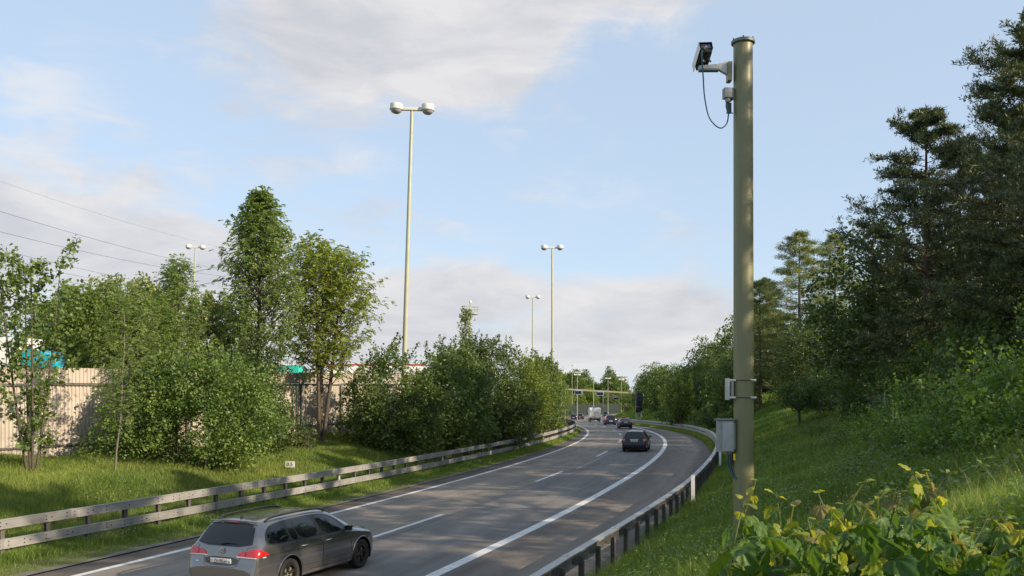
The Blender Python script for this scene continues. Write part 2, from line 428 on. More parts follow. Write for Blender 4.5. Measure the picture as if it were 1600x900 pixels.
def ribbon(name, t0, t1, y0, y1, m, lift, step=1.0, kind='structure', nx=1, parent=None, uv=False):
    ys = np.arange(y0, y1 + step * .5, step); n = len(ys)
    a = np.linspace(0, 1, nx + 1)
    f0 = t0(ys) if callable(t0) else np.full(n, t0); f1 = t1(ys) if callable(t1) else np.full(n, t1)
    T = f0[:, None] * (1 - a) + f1[:, None] * a; Y = np.repeat(ys[:, None], nx + 1, 1)
    X = xt(T, Y); Z = zroad(Y) + lift
    V = np.stack([X, Y, Z], -1).reshape(-1, 3)
    i = np.arange(n - 1)[:, None] * (nx + 1) + np.arange(nx)[None, :]
    F = np.stack([i, i + 1, i + nx + 2, i + nx + 1], -1).reshape(-1, 4)
    me = mesh_np(name, V, F)
    if uv:
        l = me.uv_layers.new(name='road_uv'); w = np.stack([T, Y], -1).reshape(-1, 2)[F.ravel()]
        l.data.foreach_set('uv', w.astype(np.float32).ravel())
    o = link(name, me, m, parent)
    if kind: o['kind'] = kind
    return o


def build_road():
    road = ribbon('road', tl_edge, tr_edge, -55, 420, road_mat(), 0.0, 1.0, nx=4, uv=True)
    seam = mat('tar_seam', (.035, .035, .037), .55)
    ribbon('road_seam', lambda y: .28 + .05 * np.sin(y * .3), lambda y: .33 + .05 * np.sin(y * .3), -5, 48, seam, .004)
    lightseam = mat('pale_seam', (.23, .25, .27), .6)
    ribbon('road_seam', lambda y: .36 + .03 * np.sin(y * .3) + .9 * ss(58, 74, y), lambda y: .43 + .03 * np.sin(y * .3) + .9 * ss(58, 74, y), 48.5, 98, lightseam, .004)
    P = MT['paint']
    ribbon('edge_line', lambda y: tl_line(y) - .1, lambda y: tl_line(y) + .1, -40, 400, P, .006)
    ribbon('edge_line', lambda y: tr_line(y) - .15, lambda y: tr_line(y) + .15, -40, 400, P, .006)
    y = 25.9 - 36
    while y < 300:
        c = float(cosr(y + 3)); ribbon('lane_dash', -.08, .08, y, y + 6 * c, P, .006, 1.0 * c); y += 18 * c * (1.0 if y < 130 else 1.15)
    for yy, a, b in ((83.5, -3.5, .1), (57, 3.9, 7.0), (40.5, 3.9, 7.0)):
        ribbon('road_seam', a, b, yy, yy + .12, lightseam if yy > 80 else seam, .003, .12)
    # sealed strip between asphalt and verge
    dm = mat('edge_grit', (.12, .11, .095), .95, 0, .3, 3, .5, 20)
    ribbon('kerb_strip', lambda y: tl_edge(y) - .28 - .1 * np.sin(y * 1.7), lambda y: tl_edge(y) + .02, 5, 200, dm, .03)
    # slip road joining on the right further on
    V = []
    ys = np.arange(125, 330, 4.0)
    for yy in ys:
        a = float(tr_edge(yy)) - .1; b = a + 4.5 * float(ss(125, 200, yy))
        V += [(float(xt(a, yy)), yy, float(zroad(yy)) - .012), (float(xt(b, yy)), yy, float(zroad(yy)) - .012 + .0)]
    F = [(2 * i, 2 * i + 1, 2 * i + 3, 2 * i + 2) for i in range(len(ys) - 1)]
    setp(link('slip_road', mesh_np('slip_road', V, F), mat('slip_asphalt', (.10, .097, .092), .85, 0, .15, 2)), kind='structure')


# ------------------------------------------------------------------ guard rails
def rail_pose(tf, y):
    x = float(xt(tf(y), y)); return x, y


def build_left_rail():
    root = empty('guard_rail', (float(xt(tl_rail(30), 30)), 30, 0), 0, 'weathered steel guard rail with two box beams along the left verge', 'guard rail')
    inv = Vector(root.location)
    # arc-length table along the rail
    ys = np.arange(8, 205, .25); xs = xt(tl_rail(ys), ys)
    s = np.concatenate([[0], np.cumsum(np.hypot(np.diff(xs), np.diff(ys)))])
    def at(q):
        y = float(np.interp(q, s, ys)); x = float(np.interp(q, s, xs)); return Vector((x, y, float(zroad(y))))
    bm = bmesh.new(); box(bm, 0, 4.0, -.05, .05, -.115, .115, bevel=.022)
    for zz in (-.1, .1): box(bm, .17, 3.99, -.060, -.046, zz - .017, zz + .017, bevel=.006)
    # overlapping end sleeve
    box(bm, -.03, .16, -.057, .057, -.121, .121, bevel=.02)
    beam = bm_mesh('rail', bm, 40)
    bm = bmesh.new(); box(bm, -.055, .055, -.16, -.145, -.45, .93); box(bm, -.055, .055, -.06, -.05, -.45, .93); box(bm, -.008, .008, -.145, -.06, -.45, .93)
    post = bm_mesh('post', bm)
    nb = bmesh.new()
    L = s[-1]; k = 0; q = 0.0
    for off, zc in ((0.0, .885), (2.0, .41)):
        q = off
        while q < L - 4:
            a, b = at(q), at(q + 4.0); d = b - a
            o = link('rail', beam, MT['rail'], root, a + Vector((0, 0, zc)) - inv, (0, -math.atan2(d.z, d.xy.length), math.atan2(d.y, d.x)))
            fac = (random.Random(q).random() - .5) * .006
            o.location.z += fac
            if a.y < 75:
                mt = Matrix.Translation(a + Vector((0, 0, zc)) - inv) @ Matrix.Rotation(math.atan2(d.y, d.x), 4, 'Z')
                for bx in (.1, .55, .72, 1.2, 1.87, 2.04, 3.2, 3.37, 3.85):
                    for bz in ((-.045, .045) if bx not in (.72, 2.04, 3.37) else (0.0,)):
                        box(nb, bx - .014, bx + .014, -.062, -.052, bz - .013, bz + .013, mt)
            q += 4.0
    me = bm_mesh('rail_hole_mark', nb)
    o = link('rail_hole_mark', me, MT['dark'], root); o['kind'] = 'stuff'  # raised near-black boxes stand in for the darkness of the bolt holes
    q = .66
    while q < L:
        a, b = at(q), at(min(q + .1, L)); h = math.atan2(b.y - a.y, b.x - a.x)
        link('post', post, MT['rpost'], root, a + Vector((-math.sin(h) * .17, math.cos(h) * .17, 0)) - inv, (0, 0, h)); q += 4 / 3
    # reflectors
    for yy in (36.2, 47.3, 71.5, 100.5):
        a = Vector((float(xt(tl_rail(yy), yy)), yy, float(zroad(yy)) + .63))
        box_obj('reflector', (-.05, .05, -.08, -.05, -.09, .09), MT['white'], root, a - inv, (0, 0, math.pi / 2 - head(yy)))
    return root


def build_right_rail():
    root = empty('guard_rail', (float(xt(tr_rail(30), 30)), 30, 0), 0, 'galvanised guard rail curving round the right hand hard shoulder', 'guard rail')
    inv = Vector(root.location)
    ys = np.arange(6, 225, .25); xs = xt(tr_rail(ys), ys)
    s = np.concatenate([[0], np.cumsum(np.hypot(np.diff(xs), np.diff(ys)))])
    def at(q):
        y = float(np.interp(q, s, ys)); x = float(np.interp(q, s, xs)); return Vector((x, y, float(zroad(y))))
    # channel open to the back: road face (+y local is the road side), top, bottom lip, stiffeners
    bm = bmesh.new(); w = .115
    box(bm, 0, 4.0, .055, .062, -.12, .12); box(bm, 0, 4.0, -w, .062, .12, .127); box(bm, 0, 4.0, -w, .062, -.127, -.12)
    box(bm, 0, 4.0, -w - .006, -w, .09, .127); box(bm, 0, 4.0, -w - .006, -w, -.127, -.105)
    for sx in (.02, .68, 1.35, 2.0, 2.68, 3.35): box(bm, sx, sx + .02, -w - .004, .055, -.12, .12)
    box(bm, -.04, .3, -w - .004, .066, .128, .133)
    for bx in (.05, .13): lathe(bm, [(.0, .012), (.016, .012), (.016, 0)], 6, Matrix.Translation((bx, -.03, .133)))
    beam = bm_mesh('rail', bm)
    bm = bmesh.new(); box(bm, -.05, .05, -.125, -.115, -.5, .72); box(bm, -.05, .05, -.215, -.205, -.5, .72); box(bm, -.006, .006, -.205, -.125, -.5, .72)
    post = bm_mesh('post', bm)
    L = s[-1]
    inner = mat('rail_inside', (.035, .034, .032), .8)
    for zc, q, y0 in ((.68, 0.0, 0), (.32, 1.0, 46)):
        while q < L - 4:
            a, b = at(q), at(q + 4.0); d = b - a
            if a.y > y0:
                link('rail', beam, MT['galv'], root, a + Vector((0, 0, zc)) - inv, (0, -math.atan2(d.z, d.xy.length), math.atan2(d.y, d.x)))
            q += 4.0
    q = .6
    while q < L:
        a, b = at(q), at(min(q + .1, L)); h = math.atan2(b.y - a.y, b.x - a.x)
        z = max(0, gl(*(a + Vector((math.sin(h) * .2, -math.cos(h) * .2, 0))).xy) - a.z)
        link('post', post, MT['rpost'], root, a - inv, (0, 0, h)); q += 4 / 3
    for yy in (80, 92, 108, 124):
        a = Vector((float(xt(tr_rail(yy) - .12, yy)), yy, float(zroad(yy)) + .5))
        box_obj('reflector', (-.05, .05, -.03, .03, -.09, .09), MT['white'], root, a - inv, (0, 0, math.pi / 2 - head(yy)))


def delineator(x, y, label, h=1.1, sc=1.0):
    z = gl(x, y); root = empty('delineator_post', (x, y, z), -head(y), label, 'marker post')
    bm = bmesh.new(); prof = [(-.06, -.05), (.06, -.05), (.06, .02), (.025, .06), (-.025, .06), (-.06, .02)]
    lo = [bm.verts.new((a, b, -.3)) for a, b in prof]; hi = [bm.verts.new((a, b, h - .04)) for a, b in prof]; tp = [bm.verts.new((a * .6, b * .6, h)) for a, b in prof]
    for A, B in ((lo, hi), (hi, tp)):
        for i in range(6): bm.faces.new((A[i], A[(i + 1) % 6], B[(i + 1) % 6], B[i]))
    bm.faces.new(tp)
    link('post_body', bm_mesh('post_body', bm, 30), MT['white'], root)
    box_obj('black_band', (-.068, -.058, -.045, .03, h - .42, h - .12), MT['black'], root)
    box_obj('reflector', (-.072, -.067, -.02, .02, h - .34, h - .2), MT['steel'], root)
    box_obj('ground_clamp', (-.064, .064, -.056, .064, .2, .215), MT['galv'], root)
    root.scale = (sc,) * 3


# ------------------------------------------------------------------ noise wall
WALL = [(-27.3, 24.6), (-25.1, 27.7), (-22.8, 30.7), (-20.6, 31.9 + .0), (-18.4, 34.3), (-16.3, 37.4), (-14.95, 40.9), (-13.85, 44.4), (-12.95, 47.7), (-12.1, 51.0), (-10.5, 54.4),
        (-8.95, 57.9), (-7.4, 61.3), (-5.9, 64.8), (-4.5, 68.3)]


def build_wall():
    panel_m = mat('timber_noise_panel', (.35, .305, .25), .85, 0, .18, 1.3, .3, 40, col2=(.47, .425, .36), rnd=.08)
    root = empty('noise_wall', (-16, 40, 1.4), 0, 'beige ribbed noise barrier wall with steel posts behind the left bank', 'noise wall')
    inv = Vector(root.location)
    H = 3.5
    bmp = bmesh.new(); box(bmp, -.09, .09, -.12, -.105, -.6, H - .72); box(bmp, -.09, .09, .08, .09, -.6, H - .72); box(bmp, -.006, .006, -.08, .08, -.6, H - .72)
    pm = bm_mesh('wall_post', bmp)
    for i in range(len(WALL) - 1):
        a, b = Vector(WALL[i]), Vector(WALL[i + 1]); L = (b - a).length; h = math.atan2(b.y - a.y, b.x - a.x)
        za = 1.35 + .5 * i / 10; zb = 1.35 + .5 * (i + 1) / 10
        n = 24; w = L / n; bm = bmesh.new()
        # vertical ribbed boards, board face to the road (local -y)
        pr = []
        for k in range(n):
            x0 = k * w; pr += [(x0, -.035), (x0 + w * .14, -.07), (x0 + w * .60, -.07), (x0 + w * .74, -.035), (x0 + w * .98, -.035)]
        pr.append((L, -.035))
        for (z0, z1, pro) in ((-.5, H - .62, 0), (H - .60, H, -.02)):
            lo = [bm.verts.new((x, y + pro, z0)) for x, y in pr]; hi = [bm.verts.new((x, y + pro, z1)) for x, y in pr]
            for k in range(len(pr) - 1): bm.faces.new((lo[k], lo[k + 1], hi[k + 1], hi[k]))
            lb = [bm.verts.new((x, .05, z)) for x, z in ((0, z0), (L, z0), (L, z1), (0, z1))]; bm.faces.new(lb)
            t = bm.faces.new([hi[0]] + hi[1:-1] + [hi[-1], lb[2], lb[3]])
        link('wall_panel', bm_mesh('wall_panel', bm), panel_m, root, Vector((a.x, a.y, za)) - inv, (0, 0, h))
        for zc, dx in ((H - .66, 0), (.42, 0)):
            box_obj('wall_beam', (.06, L - .06, -.14, -.08, zc - .04, zc + .035), MT['rpost'], root, Vector((a.x, a.y, za)) - inv, (0, -math.atan2(zb - za, L) if zc < 1 else 0, h))
        link('wall_post', pm, MT['galv'], root, Vector((a.x, a.y, za)) - inv + Vector((math.sin(h) * .12, -math.cos(h) * .12, 0)), (0, 0, h))
    # far dark barrier beyond the bend
    dm = mat('green_grey_barrier', (.030, .042, .036), .9, 0, .2, .3, spec=.0)
    lm = mat('barrier_sunlit_tint', (.36, .34, .26), .8, 0, .1, .3)  # pale colour stands in for sunlight on the end panels
    root = empty('noise_barrier', (17, 300, -2.5), 0, 'dark green noise barrier with many panels beyond the distant bend', 'noise wall')
    inv = Vector(root.location)
    P0, P1 = Vector((15.5, 292, -2.7)), Vector((45, 372, -2.9)); n = 26
    for i in range(n):
        a = P0.lerp(P1, i / n); b = P0.lerp(P1, (i + 1) / n); h = math.atan2(b.y - a.y, b.x - a.x); L = (b - a).xy.length
        box_obj('barrier_panel', (.08, L - .08, -.06, .06, 0, 4.0 + .2 * math.sin(i)), dm, root, a - inv, (0, 0, h))
        box_obj('barrier_post', (-.08, .08, -.14, .1, 0, 4.3), MT['rpost'], root, a - inv, (0, 0, h))
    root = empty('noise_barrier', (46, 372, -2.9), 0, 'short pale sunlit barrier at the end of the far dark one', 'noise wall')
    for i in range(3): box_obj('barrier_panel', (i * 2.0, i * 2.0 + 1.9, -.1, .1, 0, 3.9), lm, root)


# ------------------------------------------------------------------ lamps, pylon, masts, signs
def lamp_mast(loc, H, label, lean=0.0, rz=0.0, group='twin headed lamp masts'):
    root = empty('lamp_mast', loc, 0, label, 'street lamp', group, rot=(0, lean, rz))
    tube_obj('mast_pole', [(0, 0, -.5), (0, 0, H * .35), (0, 0, H * .7), (0, 0, H - .05)], [.16, .145, .12, .095], MT['mast'], root, 14)
    box_obj('cross_arm', (-.74, .74, -.11, .11, H - .02, H + .17), MT['head'], root, bevel=.02)
    for sx in (-1, 1):
        prof = [(0, .30), (.30, .295), (.37, .265), (.38, .24), (.38, -.03), (.40, -.035), (.40, -.075), (.36, -.08), (.0, -.08)]
        hd = lathe_obj('lamp_head', prof, MT['head'], root, (sx * .95, 0, H + .08), seg=28)
        pb = [(.345, -.075)] + [(.345 * math.cos(a), -.08 - .25 * math.sin(a)) for a in np.linspace(.15, math.pi / 2 - .02, 8)] + [(0, -.331)]
        lathe_obj('lamp_bowl', pb, MT['lens'], hd, seg=28, ang=60)
    return root


def small_lamp(loc, H, label):
    root = empty('street_lamp', loc, 0, label, 'street lamp', 'small lamps along the far road')
    tube_obj('lamp_pole', [(0, 0, 0), (0, 0, H)], [.09, .06], MT['mast'], root, 8)
    for sx in (-1, 1):
        bm = bmesh.new(); box(bm, .15 if sx > 0 else -1.75, 1.75 if sx > 0 else -.15, -.28, .28, H + .0, H + .28, bevel=.08)
        hd = link('lamp_head', bm_mesh('lamp_head', bm, 40), MT['white'], root); hd.rotation_euler = (0, -sx * R(4), 0)
    box_obj('cross_arm', (-.2, .2, -.06, .06, H - .05, H + .12), MT['mast'], root)
    return root


def P(px, py, Y): return Vector(((px - 800) / 1400 * Y, Y, 3.9 + (620 - py) / 1400 * Y))


def build_lamps():
    b = Vector((-6.65, 54, gl(-6.65, 54))); lamp_mast(b, P(641, 172, 54).z - b.z, 'tall twin headed lamp mast rising above the hazel bushes, the nearest and tallest', lean=R(1.75))
    b = Vector((4.85, 107, gl(4.85, 107) - .2)); lamp_mast(b, P(863, 388, 107).z - b.z, 'twin headed lamp mast at the far end of the bushes, right of the thinner one', lean=R(-.15))
    b = Vector((3.7, 163, gl(3.7, 163))); lamp_mast(b, P(834, 465, 163).z - b.z, 'thinner distant twin headed lamp mast beside the second mast', lean=R(.25))
    b = Vector((-44.0, 122, 2.6)); lamp_mast(b, P(306, 387, 122).z - b.z, 'pale twin headed lamp mast behind the wall trees under the power lines', lean=R(2.4))
    for (px, py, Y, lb) in ((877, 583, 215, 'first small twin lamp from the left bushes above the gantry'), (902, 586.5, 235, 'second small twin lamp, standing above the left gantry sign'),
                            (927.5, 590, 255, 'third small twin lamp, above the white motorhome'), (950, 592, 275, 'fourth small twin lamp, before the pale building'),
                            (971, 594, 300, 'last small twin lamp, half hidden by the right hand trees'), (894, 571, 320, 'small twin lamp rising highest before the dark conifer')):
        t = P(px, py, Y); z = -2.5; small_lamp((t.x, t.y, z), t.z - z, lb)
    t = P(323.5, 532, 240); small_lamp((t.x, t.y, 2.5), t.z - 2.5, 'tiny lamp just over the bushes right of the pale lamp mast')
    t = P(588 * 1.0, 505, 200)
    # camera tower with round platform
    t = P(735, 490, 130); z0 = gl(t.x, 130)
    root = empty('antenna_mast', (t.x, 130, z0), 0, 'slim mast with a round caged platform above the left bushes', 'mast')
    h = t.z - z0
    tube_obj('mast_pole', [(0, 0, 0), (0, 0, h + 1.6)], [.16, .09], MT['mast'], root, 10)
    for zz in (h - .1, h + .6, h + 1.0):
        tube_obj('platform_ring', [(1.15 * math.cos(a), .9 * math.sin(a), zz) for a in np.linspace(0, 2 * math.pi, 21)], .05 if zz < h else .03, MT['mast'], root, 5)
    lathe_obj('platform_floor', [(0, .05), (1.1, .05), (1.1, -.03), (0, -.03)], MT['mast'], root, (0, 0, h - .1), seg=16)
    bm = bmesh.new()
    for a in np.linspace(0, 2 * math.pi, 13)[:-1]: tube(bm, [(1.12 * math.cos(a), .88 * math.sin(a), h - .1), (1.12 * math.cos(a), .88 * math.sin(a), h + 1.0)], .025, 4)
    link('guard_bars', bm_mesh('guard_bars', bm), MT['mast'], root)
    tube_obj('side_arm', [(0, 0, h - .7), (-1.0, 0, h - .55)], .05, MT['mast'], root, 6)
    lathe_obj('side_lamp', [(0, .1), (.4, .08), (.42, -.05), (0, -.15)], MT['head'], root, (-1.3, 0, h - .5), seg=12)
    lathe_obj('beacon', [(0, .3), (.18, .22), (.2, 0), (0, 0)], MT['head'], root, (0, 0, h + 1.6), seg=10)


def build_gantry():
    gm = mat('gantry_paint', (.14, .14, .105), .5)
    sf = mat('sign_frame', (.30, .36, .44), .4); sb = mat('sign_face_black', (.012, .014, .022), .35)
    A = Vector((8.8, 150, 5.2)); B = Vector((22.4, 161, 4.55)); d = B - A; h = math.atan2(d.y, d.x)
    root = empty('sign_gantry', (22.4, 161, -.9), 0, 'long sign gantry arm over the road with two dark lane signs', 'gantry')
    inv = Vector(root.location)
    bm = bmesh.new(); box(bm, 0, d.length, -.15, .15, -.17, .12, bevel=.04)
    link('gantry_beam', bm_mesh('gantry_beam', bm, 40), gm, root, A - inv, (0, math.asin(-d.z / d.length), h))
    tube_obj('gantry_post', [(0, 0, -.3), (0, 0, 5.3)], .16, MT['galv'], root, 12)
    tube_obj('gantry_post', [tuple(Vector((A.x, A.y, gl(A.x, A.y) - .3)) - inv), tuple(A - inv)], .2, gm, root, 12)
    for px in (903.5, 937):
        # where the sight line meets the beam plan
        k = (px - 800) / 1400; u = (k * A.y - A.x) / (d.x - k * d.y); p = A + d * u - Vector((0, .35, .45)) - inv
        s = empty('lane_sign', tuple(p)); s.parent = root; s.rotation_euler = (0, 0, 0)
        me = box_obj('sign_frame', (-.68, .68, -.14, .14, -.36, .36), sf, s, bevel=.06)
        box_obj('sign_face', (-.56, .56, -.17, -.135, -.25, .25), sb, s)
    # two tall dark panels on the right post
    e = empty('panel_sign', (22.7, 159.5, -.9), 0, 'pair of dark panels stacked on a pale post by the right guard rail', 'sign')
    box_obj('sign_panel', (-.62, .55, -.1, .08, 3.05, 5.5), sb, e, bevel=.03); box_obj('sign_panel', (-.66, .50, -.1, .08, 2.3 - 1.3 + 1.0, 2.95), sb, e, bevel=.03)
    tube_obj('sign_post', [(.35, .0, -.3), (.35, 0, 2.2)], .17, MT['galv'], e, 12); tube_obj('sign_post', [(-.3, 0.1, -.3), (-.3, .1, 2.2)], .08, gm, e, 10)
    # far gantry
    e = empty('sign_gantry', (26.6, 262, -2.5), 0, 'small distant gantry with one dark sign past the first gantry', 'gantry')
    tube_obj('gantry_post', [(0, 0, 0), (0, 0, 6.3)], .13, gm, e, 8)
    bm = bmesh.new(); box(bm, -.2, 5.6, -.15, .15, 6.2, 6.5); link('gantry_beam', bm_mesh('gantry_beam', bm), gm, e)
    s = empty('lane_sign', (3.8, -.3, 5.9)); s.parent = e
    box_obj('sign_frame', (-.95, .95, -.1, .1, -.4, .4), sf, s, bevel=.05); box_obj('sign_face', (-.8, .8, -.13, -.095, -.28, .28), sb, s)


def build_pylon():
    base = Vector((P(424, 500, 150).x, 150, 2.3)); H = P(0, 350, 150).z - base.z
    root = empty('power_pylon', base, R(25), 'steel lattice pylon mostly hidden behind the tallest ash tree', 'pylon')
    bm = bmesh.new(); w = lambda z: 1.5 * (1 - z / H) + .28
    for sx, sy in ((1, 1), (1, -1), (-1, 1), (-1, -1)):
        tube(bm, [(sx * w(0), sy * w(0), 0), (sx * w(H), sy * w(H), H)], .07, 4)
    nz = 12
    for i in range(nz):
        z0, z1 = H * i / nz, H * (i + 1) / nz; a, b = w(z0), w(z1)
        for p, q in (((a, a), (b, -b)), ((a, -a), (-b, -b)), ((-a, -a), (-b, b)), ((-a, a), (b, b))): tube(bm, [(*p, z0), (*q, z1)], .04, 4)
    link('pylon_tower', bm_mesh('pylon_tower', bm), MT['galv'], root)
    arms = []
    for py, l in ((464, 7.5), (430, 4.6)):
        z = P(0, py, 150).z - base.z; bm = bmesh.new()
        for s in (-1, 1):
            for q in ((.4, 0), (-.4, 0), (0, 1.0)): tube(bm, [(0, q[0], z + q[1]), (s * l, 0, z)], .07, 4)
            for k in range(4): u0 = l * k / 4; tube(bm, [(s * u0, .4 * (1 - k / 4), z), (s * (u0 + l / 4), -.4 * (1 - (k + 1) / 4), z)], .04, 4)
        link('cross_arm', bm_mesh('cross_arm', bm), MT['galv'], root); arms.append((z, l))
    # wires: (px, py) pairs at their two depths
    W = [((0, 273), (362, 390), .010), ((0, 320), (362, 424), .020), ((0, 352), (352, 432), .020), ((0, 380), (366, 463), .018), ((0, 396), (366, 467), .018), ((0, 411), (334, 468), .016), ((0, 418), (334, 470), .016)]
    g = 'overhead power lines to the pylon'
    def wire(a, b, sag, r, label):
        e = empty('power_line', a, 0, label, 'cable', g)
        pts = [a.lerp(b, u) - Vector((0, 0, 4 * sag * u * (1 - u))) - a for u in np.linspace(0, 1, 25)]
        tube_obj('wire', pts, r, MT['cableb'], e, 4)
    nm = ['uppermost', 'second from the top', 'third from the top', 'fourth from the top', 'fifth from the top', 'sixth from the top', 'lowest']
    for (a, b, r), n in zip(W, nm):
        A0 = P(*a, 95); B = P(*b, 150); D = (A0 - B); A1 = A0 + D * .35
        wire(A1, B, .9, r, f'{n} of the wires coming down from the upper left to the pylon')
    W2 = [((307, 450), (348, 438)), ((307, 479), (334, 470)), ((307, 492), (360, 477)), ((310, 505), (366, 490)), ((310, 513), (366, 497)), ((272, 441), (362, 412))]
    for i, (a, b) in enumerate(W2):
        B = P(*b, 150); k = (a[1] - b[1]) / (a[0] - b[0]); A1 = P(-150, b[1] + k * (-150 - b[0]) * .62, 260)
        wire(A1, B, .6, .035, ('first', 'second', 'third', 'fourth', 'fifth', 'sixth')[i] + ' of the thin wires running left from the pylon to the distance')
    # strain insulators
    for (px, py) in ((350, 434), (332, 470)):
        p = P(px, py, 149.5); q = P(px - 8, py + 5, 149.5); e = empty('insulator', p, 0, ('upper' if py < 450 else 'lower') + ' dark strain insulator string hanging beside the ash tree', 'insulator')
        for dy in (-.25, .25):
            bm = bmesh.new(); d = q - p
            tube(bm, [Vector((0, dy, 0)), d + Vector((0, dy, 0))], .05, 5)
            for k in range(7):
                c = d * (k + .5) / 7 + Vector((0, dy, 0)); lathe(bm, [(0, .05), (.16, .0), (0, -.05)], 8, Matrix.Translation(c) @ Vector((0, 0, 1)).rotation_difference(d).to_matrix().to_4x4())
            link('insulator_string', bm_mesh('insulator_string', bm), MT['cableb'], e)
        tube_obj('jumper_loop', [d, d + Vector((0, 0, -1.0)), d * .7 + Vector((0, 0, -1.3)), Vector((.1, 0, -.9)), Vector((0, 0, 0))], .018, MT['cableb'], e, 4)


def build_camera_pole():
    x, y = 4.40, 17.0; z = gl(x, y); top = 10.63; H = top - z
    root = empty('camera_pole', (x, y, z), 0, 'tall thick olive green steel pole on the grassy right bank', 'pole', rot=(0, R(-.1), 0))
    tube_obj('pole_shaft', [(0, 0, -.4), (0, 0, H * .5), (0, 0, H - .05)], [.192, .186, .180], MT['pole'], root, 40)
    lathe_obj('pole_cap', [(0, .05), (.16, .045), (.20, .03), (.222, .015), (.222, -.03), (.205, -.045), (.17, -.05)], MT['cabroof'], root, (0, 0, H), seg=36)
    bm = bmesh.new()
    for a in np.linspace(0, 2 * math.pi, 7)[:-1]: lathe(bm, [(0, .03), (.014, .03), (.014, 0)], 6, Matrix.Translation((.205 * math.cos(a + .3), .205 * math.sin(a + .3), H + .02)))
    link('cap_screw', bm_mesh('cap_screw', bm), MT['cabroof'], root)

    def lp(px, py, dy=0.0):       # on the pole's own depth
        q = P(px, py, y + dy); return Vector((q.x - x, dy, q.z - z))
    # wall bracket
    c = lp(1141, 112); box_obj('bracket_plate', (c.x - .045, c.x + .035, -.1, .1, c.z - .19, c.z + .165), MT['pole'], root, bevel=.01)
    bm = bmesh.new()
    o = [(1137, 97), (1122, 101), (1093, 103.5), (1092, 106.5), (1094, 109.5), (1124, 109.5), (1137, 117)]
    pts = [lp(*q) for q in o]
    for dy in (-.045, .045):
        vs = [bm.verts.new((p.x, dy, p.z)) for p in pts]; bm.faces.new(vs)
    bmesh.ops.bridge_loops(bm, edges=[e for e in bm.edges])
    link('bracket_arm', bm_mesh('bracket_arm', bm), mat('bracket_grey', (.42, .41, .38), .4, .3), root)
    a, b = lp(1093, 108.5), lp(1124, 110)
    box_obj('bracket_rail', (a.x, b.x, -.055, .055, a.z - .035, a.z), MT['cabroof'], root)
    # camera housing: seen from behind and below, pointing up the road
    cc = lp(1100, 82)
    cam_r = empty('traffic_camera', (x + cc.x, y + cc.y - .12, z + cc.z), 0, 'boxy traffic surveillance camera on the bracket near the pole top', 'camera', rot=(R(-24), R(-3), R(3)))
    w = .105
    bm = bmesh.new(); box(bm, -w, w, -.05, .42, -.10, .10, bevel=.012); link('camera_body', bm_mesh('camera_body', bm, 40), MT['black'], cam_r)
    bm = bmesh.new(); box(bm, -w - .02, w + .02, -.08, .50, .105, .12, bevel=.006)
    for s in (-1, 1): box(bm, s * (w + .014) - .006, s * (w + .014) + .006, -.08, .50, -.03, .104)
    link('sun_shield', bm_mesh('sun_shield', bm, 40), MT['black'], cam_r)
    box_obj('shield_side', (-w - .028, -w - .0205, -.08, .5, -.06, .12), MT['white'], cam_r)
    box_obj('rear_plate', (-.09, .09, -.062, -.05, -.01, .075), mat('plate_grey', (.10, .10, .11), .5), cam_r)
    bm = bmesh.new()
    rr = random.Random(3)
    for k in range(3):
        for j in range(9):
            if rr.random() < .75: box(bm, -.08 + j * .018, -.08 + j * .018 + .011, -.0655, -.062, .05 - k * .022, .05 - k * .022 + .012)
    link('rating_plate_print', bm_mesh('rating_plate_print', bm), MT['cabroof'], cam_r)
    lathe_obj('cable_gland', [(0, 0), (.03, 0), (.03, .05), (.018, .07), (0, .07)], MT['steel'], cam_r, (-.02, -.06, -.045), (R(90), 0, 0), seg=10)
    for sx in (-.05, .06): tube_obj('mount_strut', [(sx, .1, -.10), (sx, .02, -.27)], .018, MT['steel'], cam_r, 8)
    # junction box
    j = lp(1137, 148)
    jb = empty('junction_box', (x + j.x, y, z + j.z), 0, 'small grey junction box on the pole below the camera bracket', 'junction box', rot=(0, 0, R(8)))
    box_obj('box_body', (-.09, .08, -.09, .05, -.085, .11), mat('junction_grey', (.20, .20, .19), .5), jb, bevel=.008)
    box_obj('box_lid', (-.094, .055, -.10, -.09, -.078, .105), mat('junction_lid', (.27, .27, .26), .5), jb, bevel=.006)
    box_obj('box_bracket', (.055, .10, -.08, .1, -.10, .10), MT['cabroof'], jb)
    lathe_obj('cable_gland', [(0, 0), (.05, 0), (.05, -.05), (.035, -.07), (0, -.07)], MT['cabinet'], jb, (-.01, -.03, -.085), seg=12)
    box_obj('plug', (-.02, .06, -.05, .02, -.36, -.16), MT['black'], jb, bevel=.012)
    # cables
    path = [lp(1098.5, 79, -.25), lp(1098, 90, -.28), lp(1100, 120, -.26), lp(1102, 150, -.22), lp(1108, 180, -.2), lp(1118, 195, -.18), lp(1128, 200, -.15), lp(1136, 194, -.1), lp(1139, 183, -.06), lp(1139.5, 170, -.04)]
    tube_obj('camera_cable', smooth_path(path), .013, MT['cable'], root, 8)
    tube_obj('pole_cable', smooth_path([lp(1136, 160, -.03), lp(1136, 168, -.05), lp(1139, 174, -.07), lp(1146, 177, -.15)]), .012, MT['cable'], root, 8)
    # sign seen edge on, clamped to the pole
    s0, s1 = lp(1136.5, 591), lp(1136.5, 625)
    sg = empty('clamped_sign', (x + s0.x, y, z + s1.z), 0, 'narrow aluminium sign seen edge on, clamped to the pole with two bands', 'sign')
    box_obj('sign_plate', (-.022, .012, -.13, .11, 0, s0.z - s1.z), mat('sign_edge', (.50, .50, .46), .5, .3), sg, bevel=.008)
    for px in (1146,):
        box_obj('sign_channel', (.06, .10, -.08, .1, .02, s0.z - s1.z - .03), MT['galv'], sg)
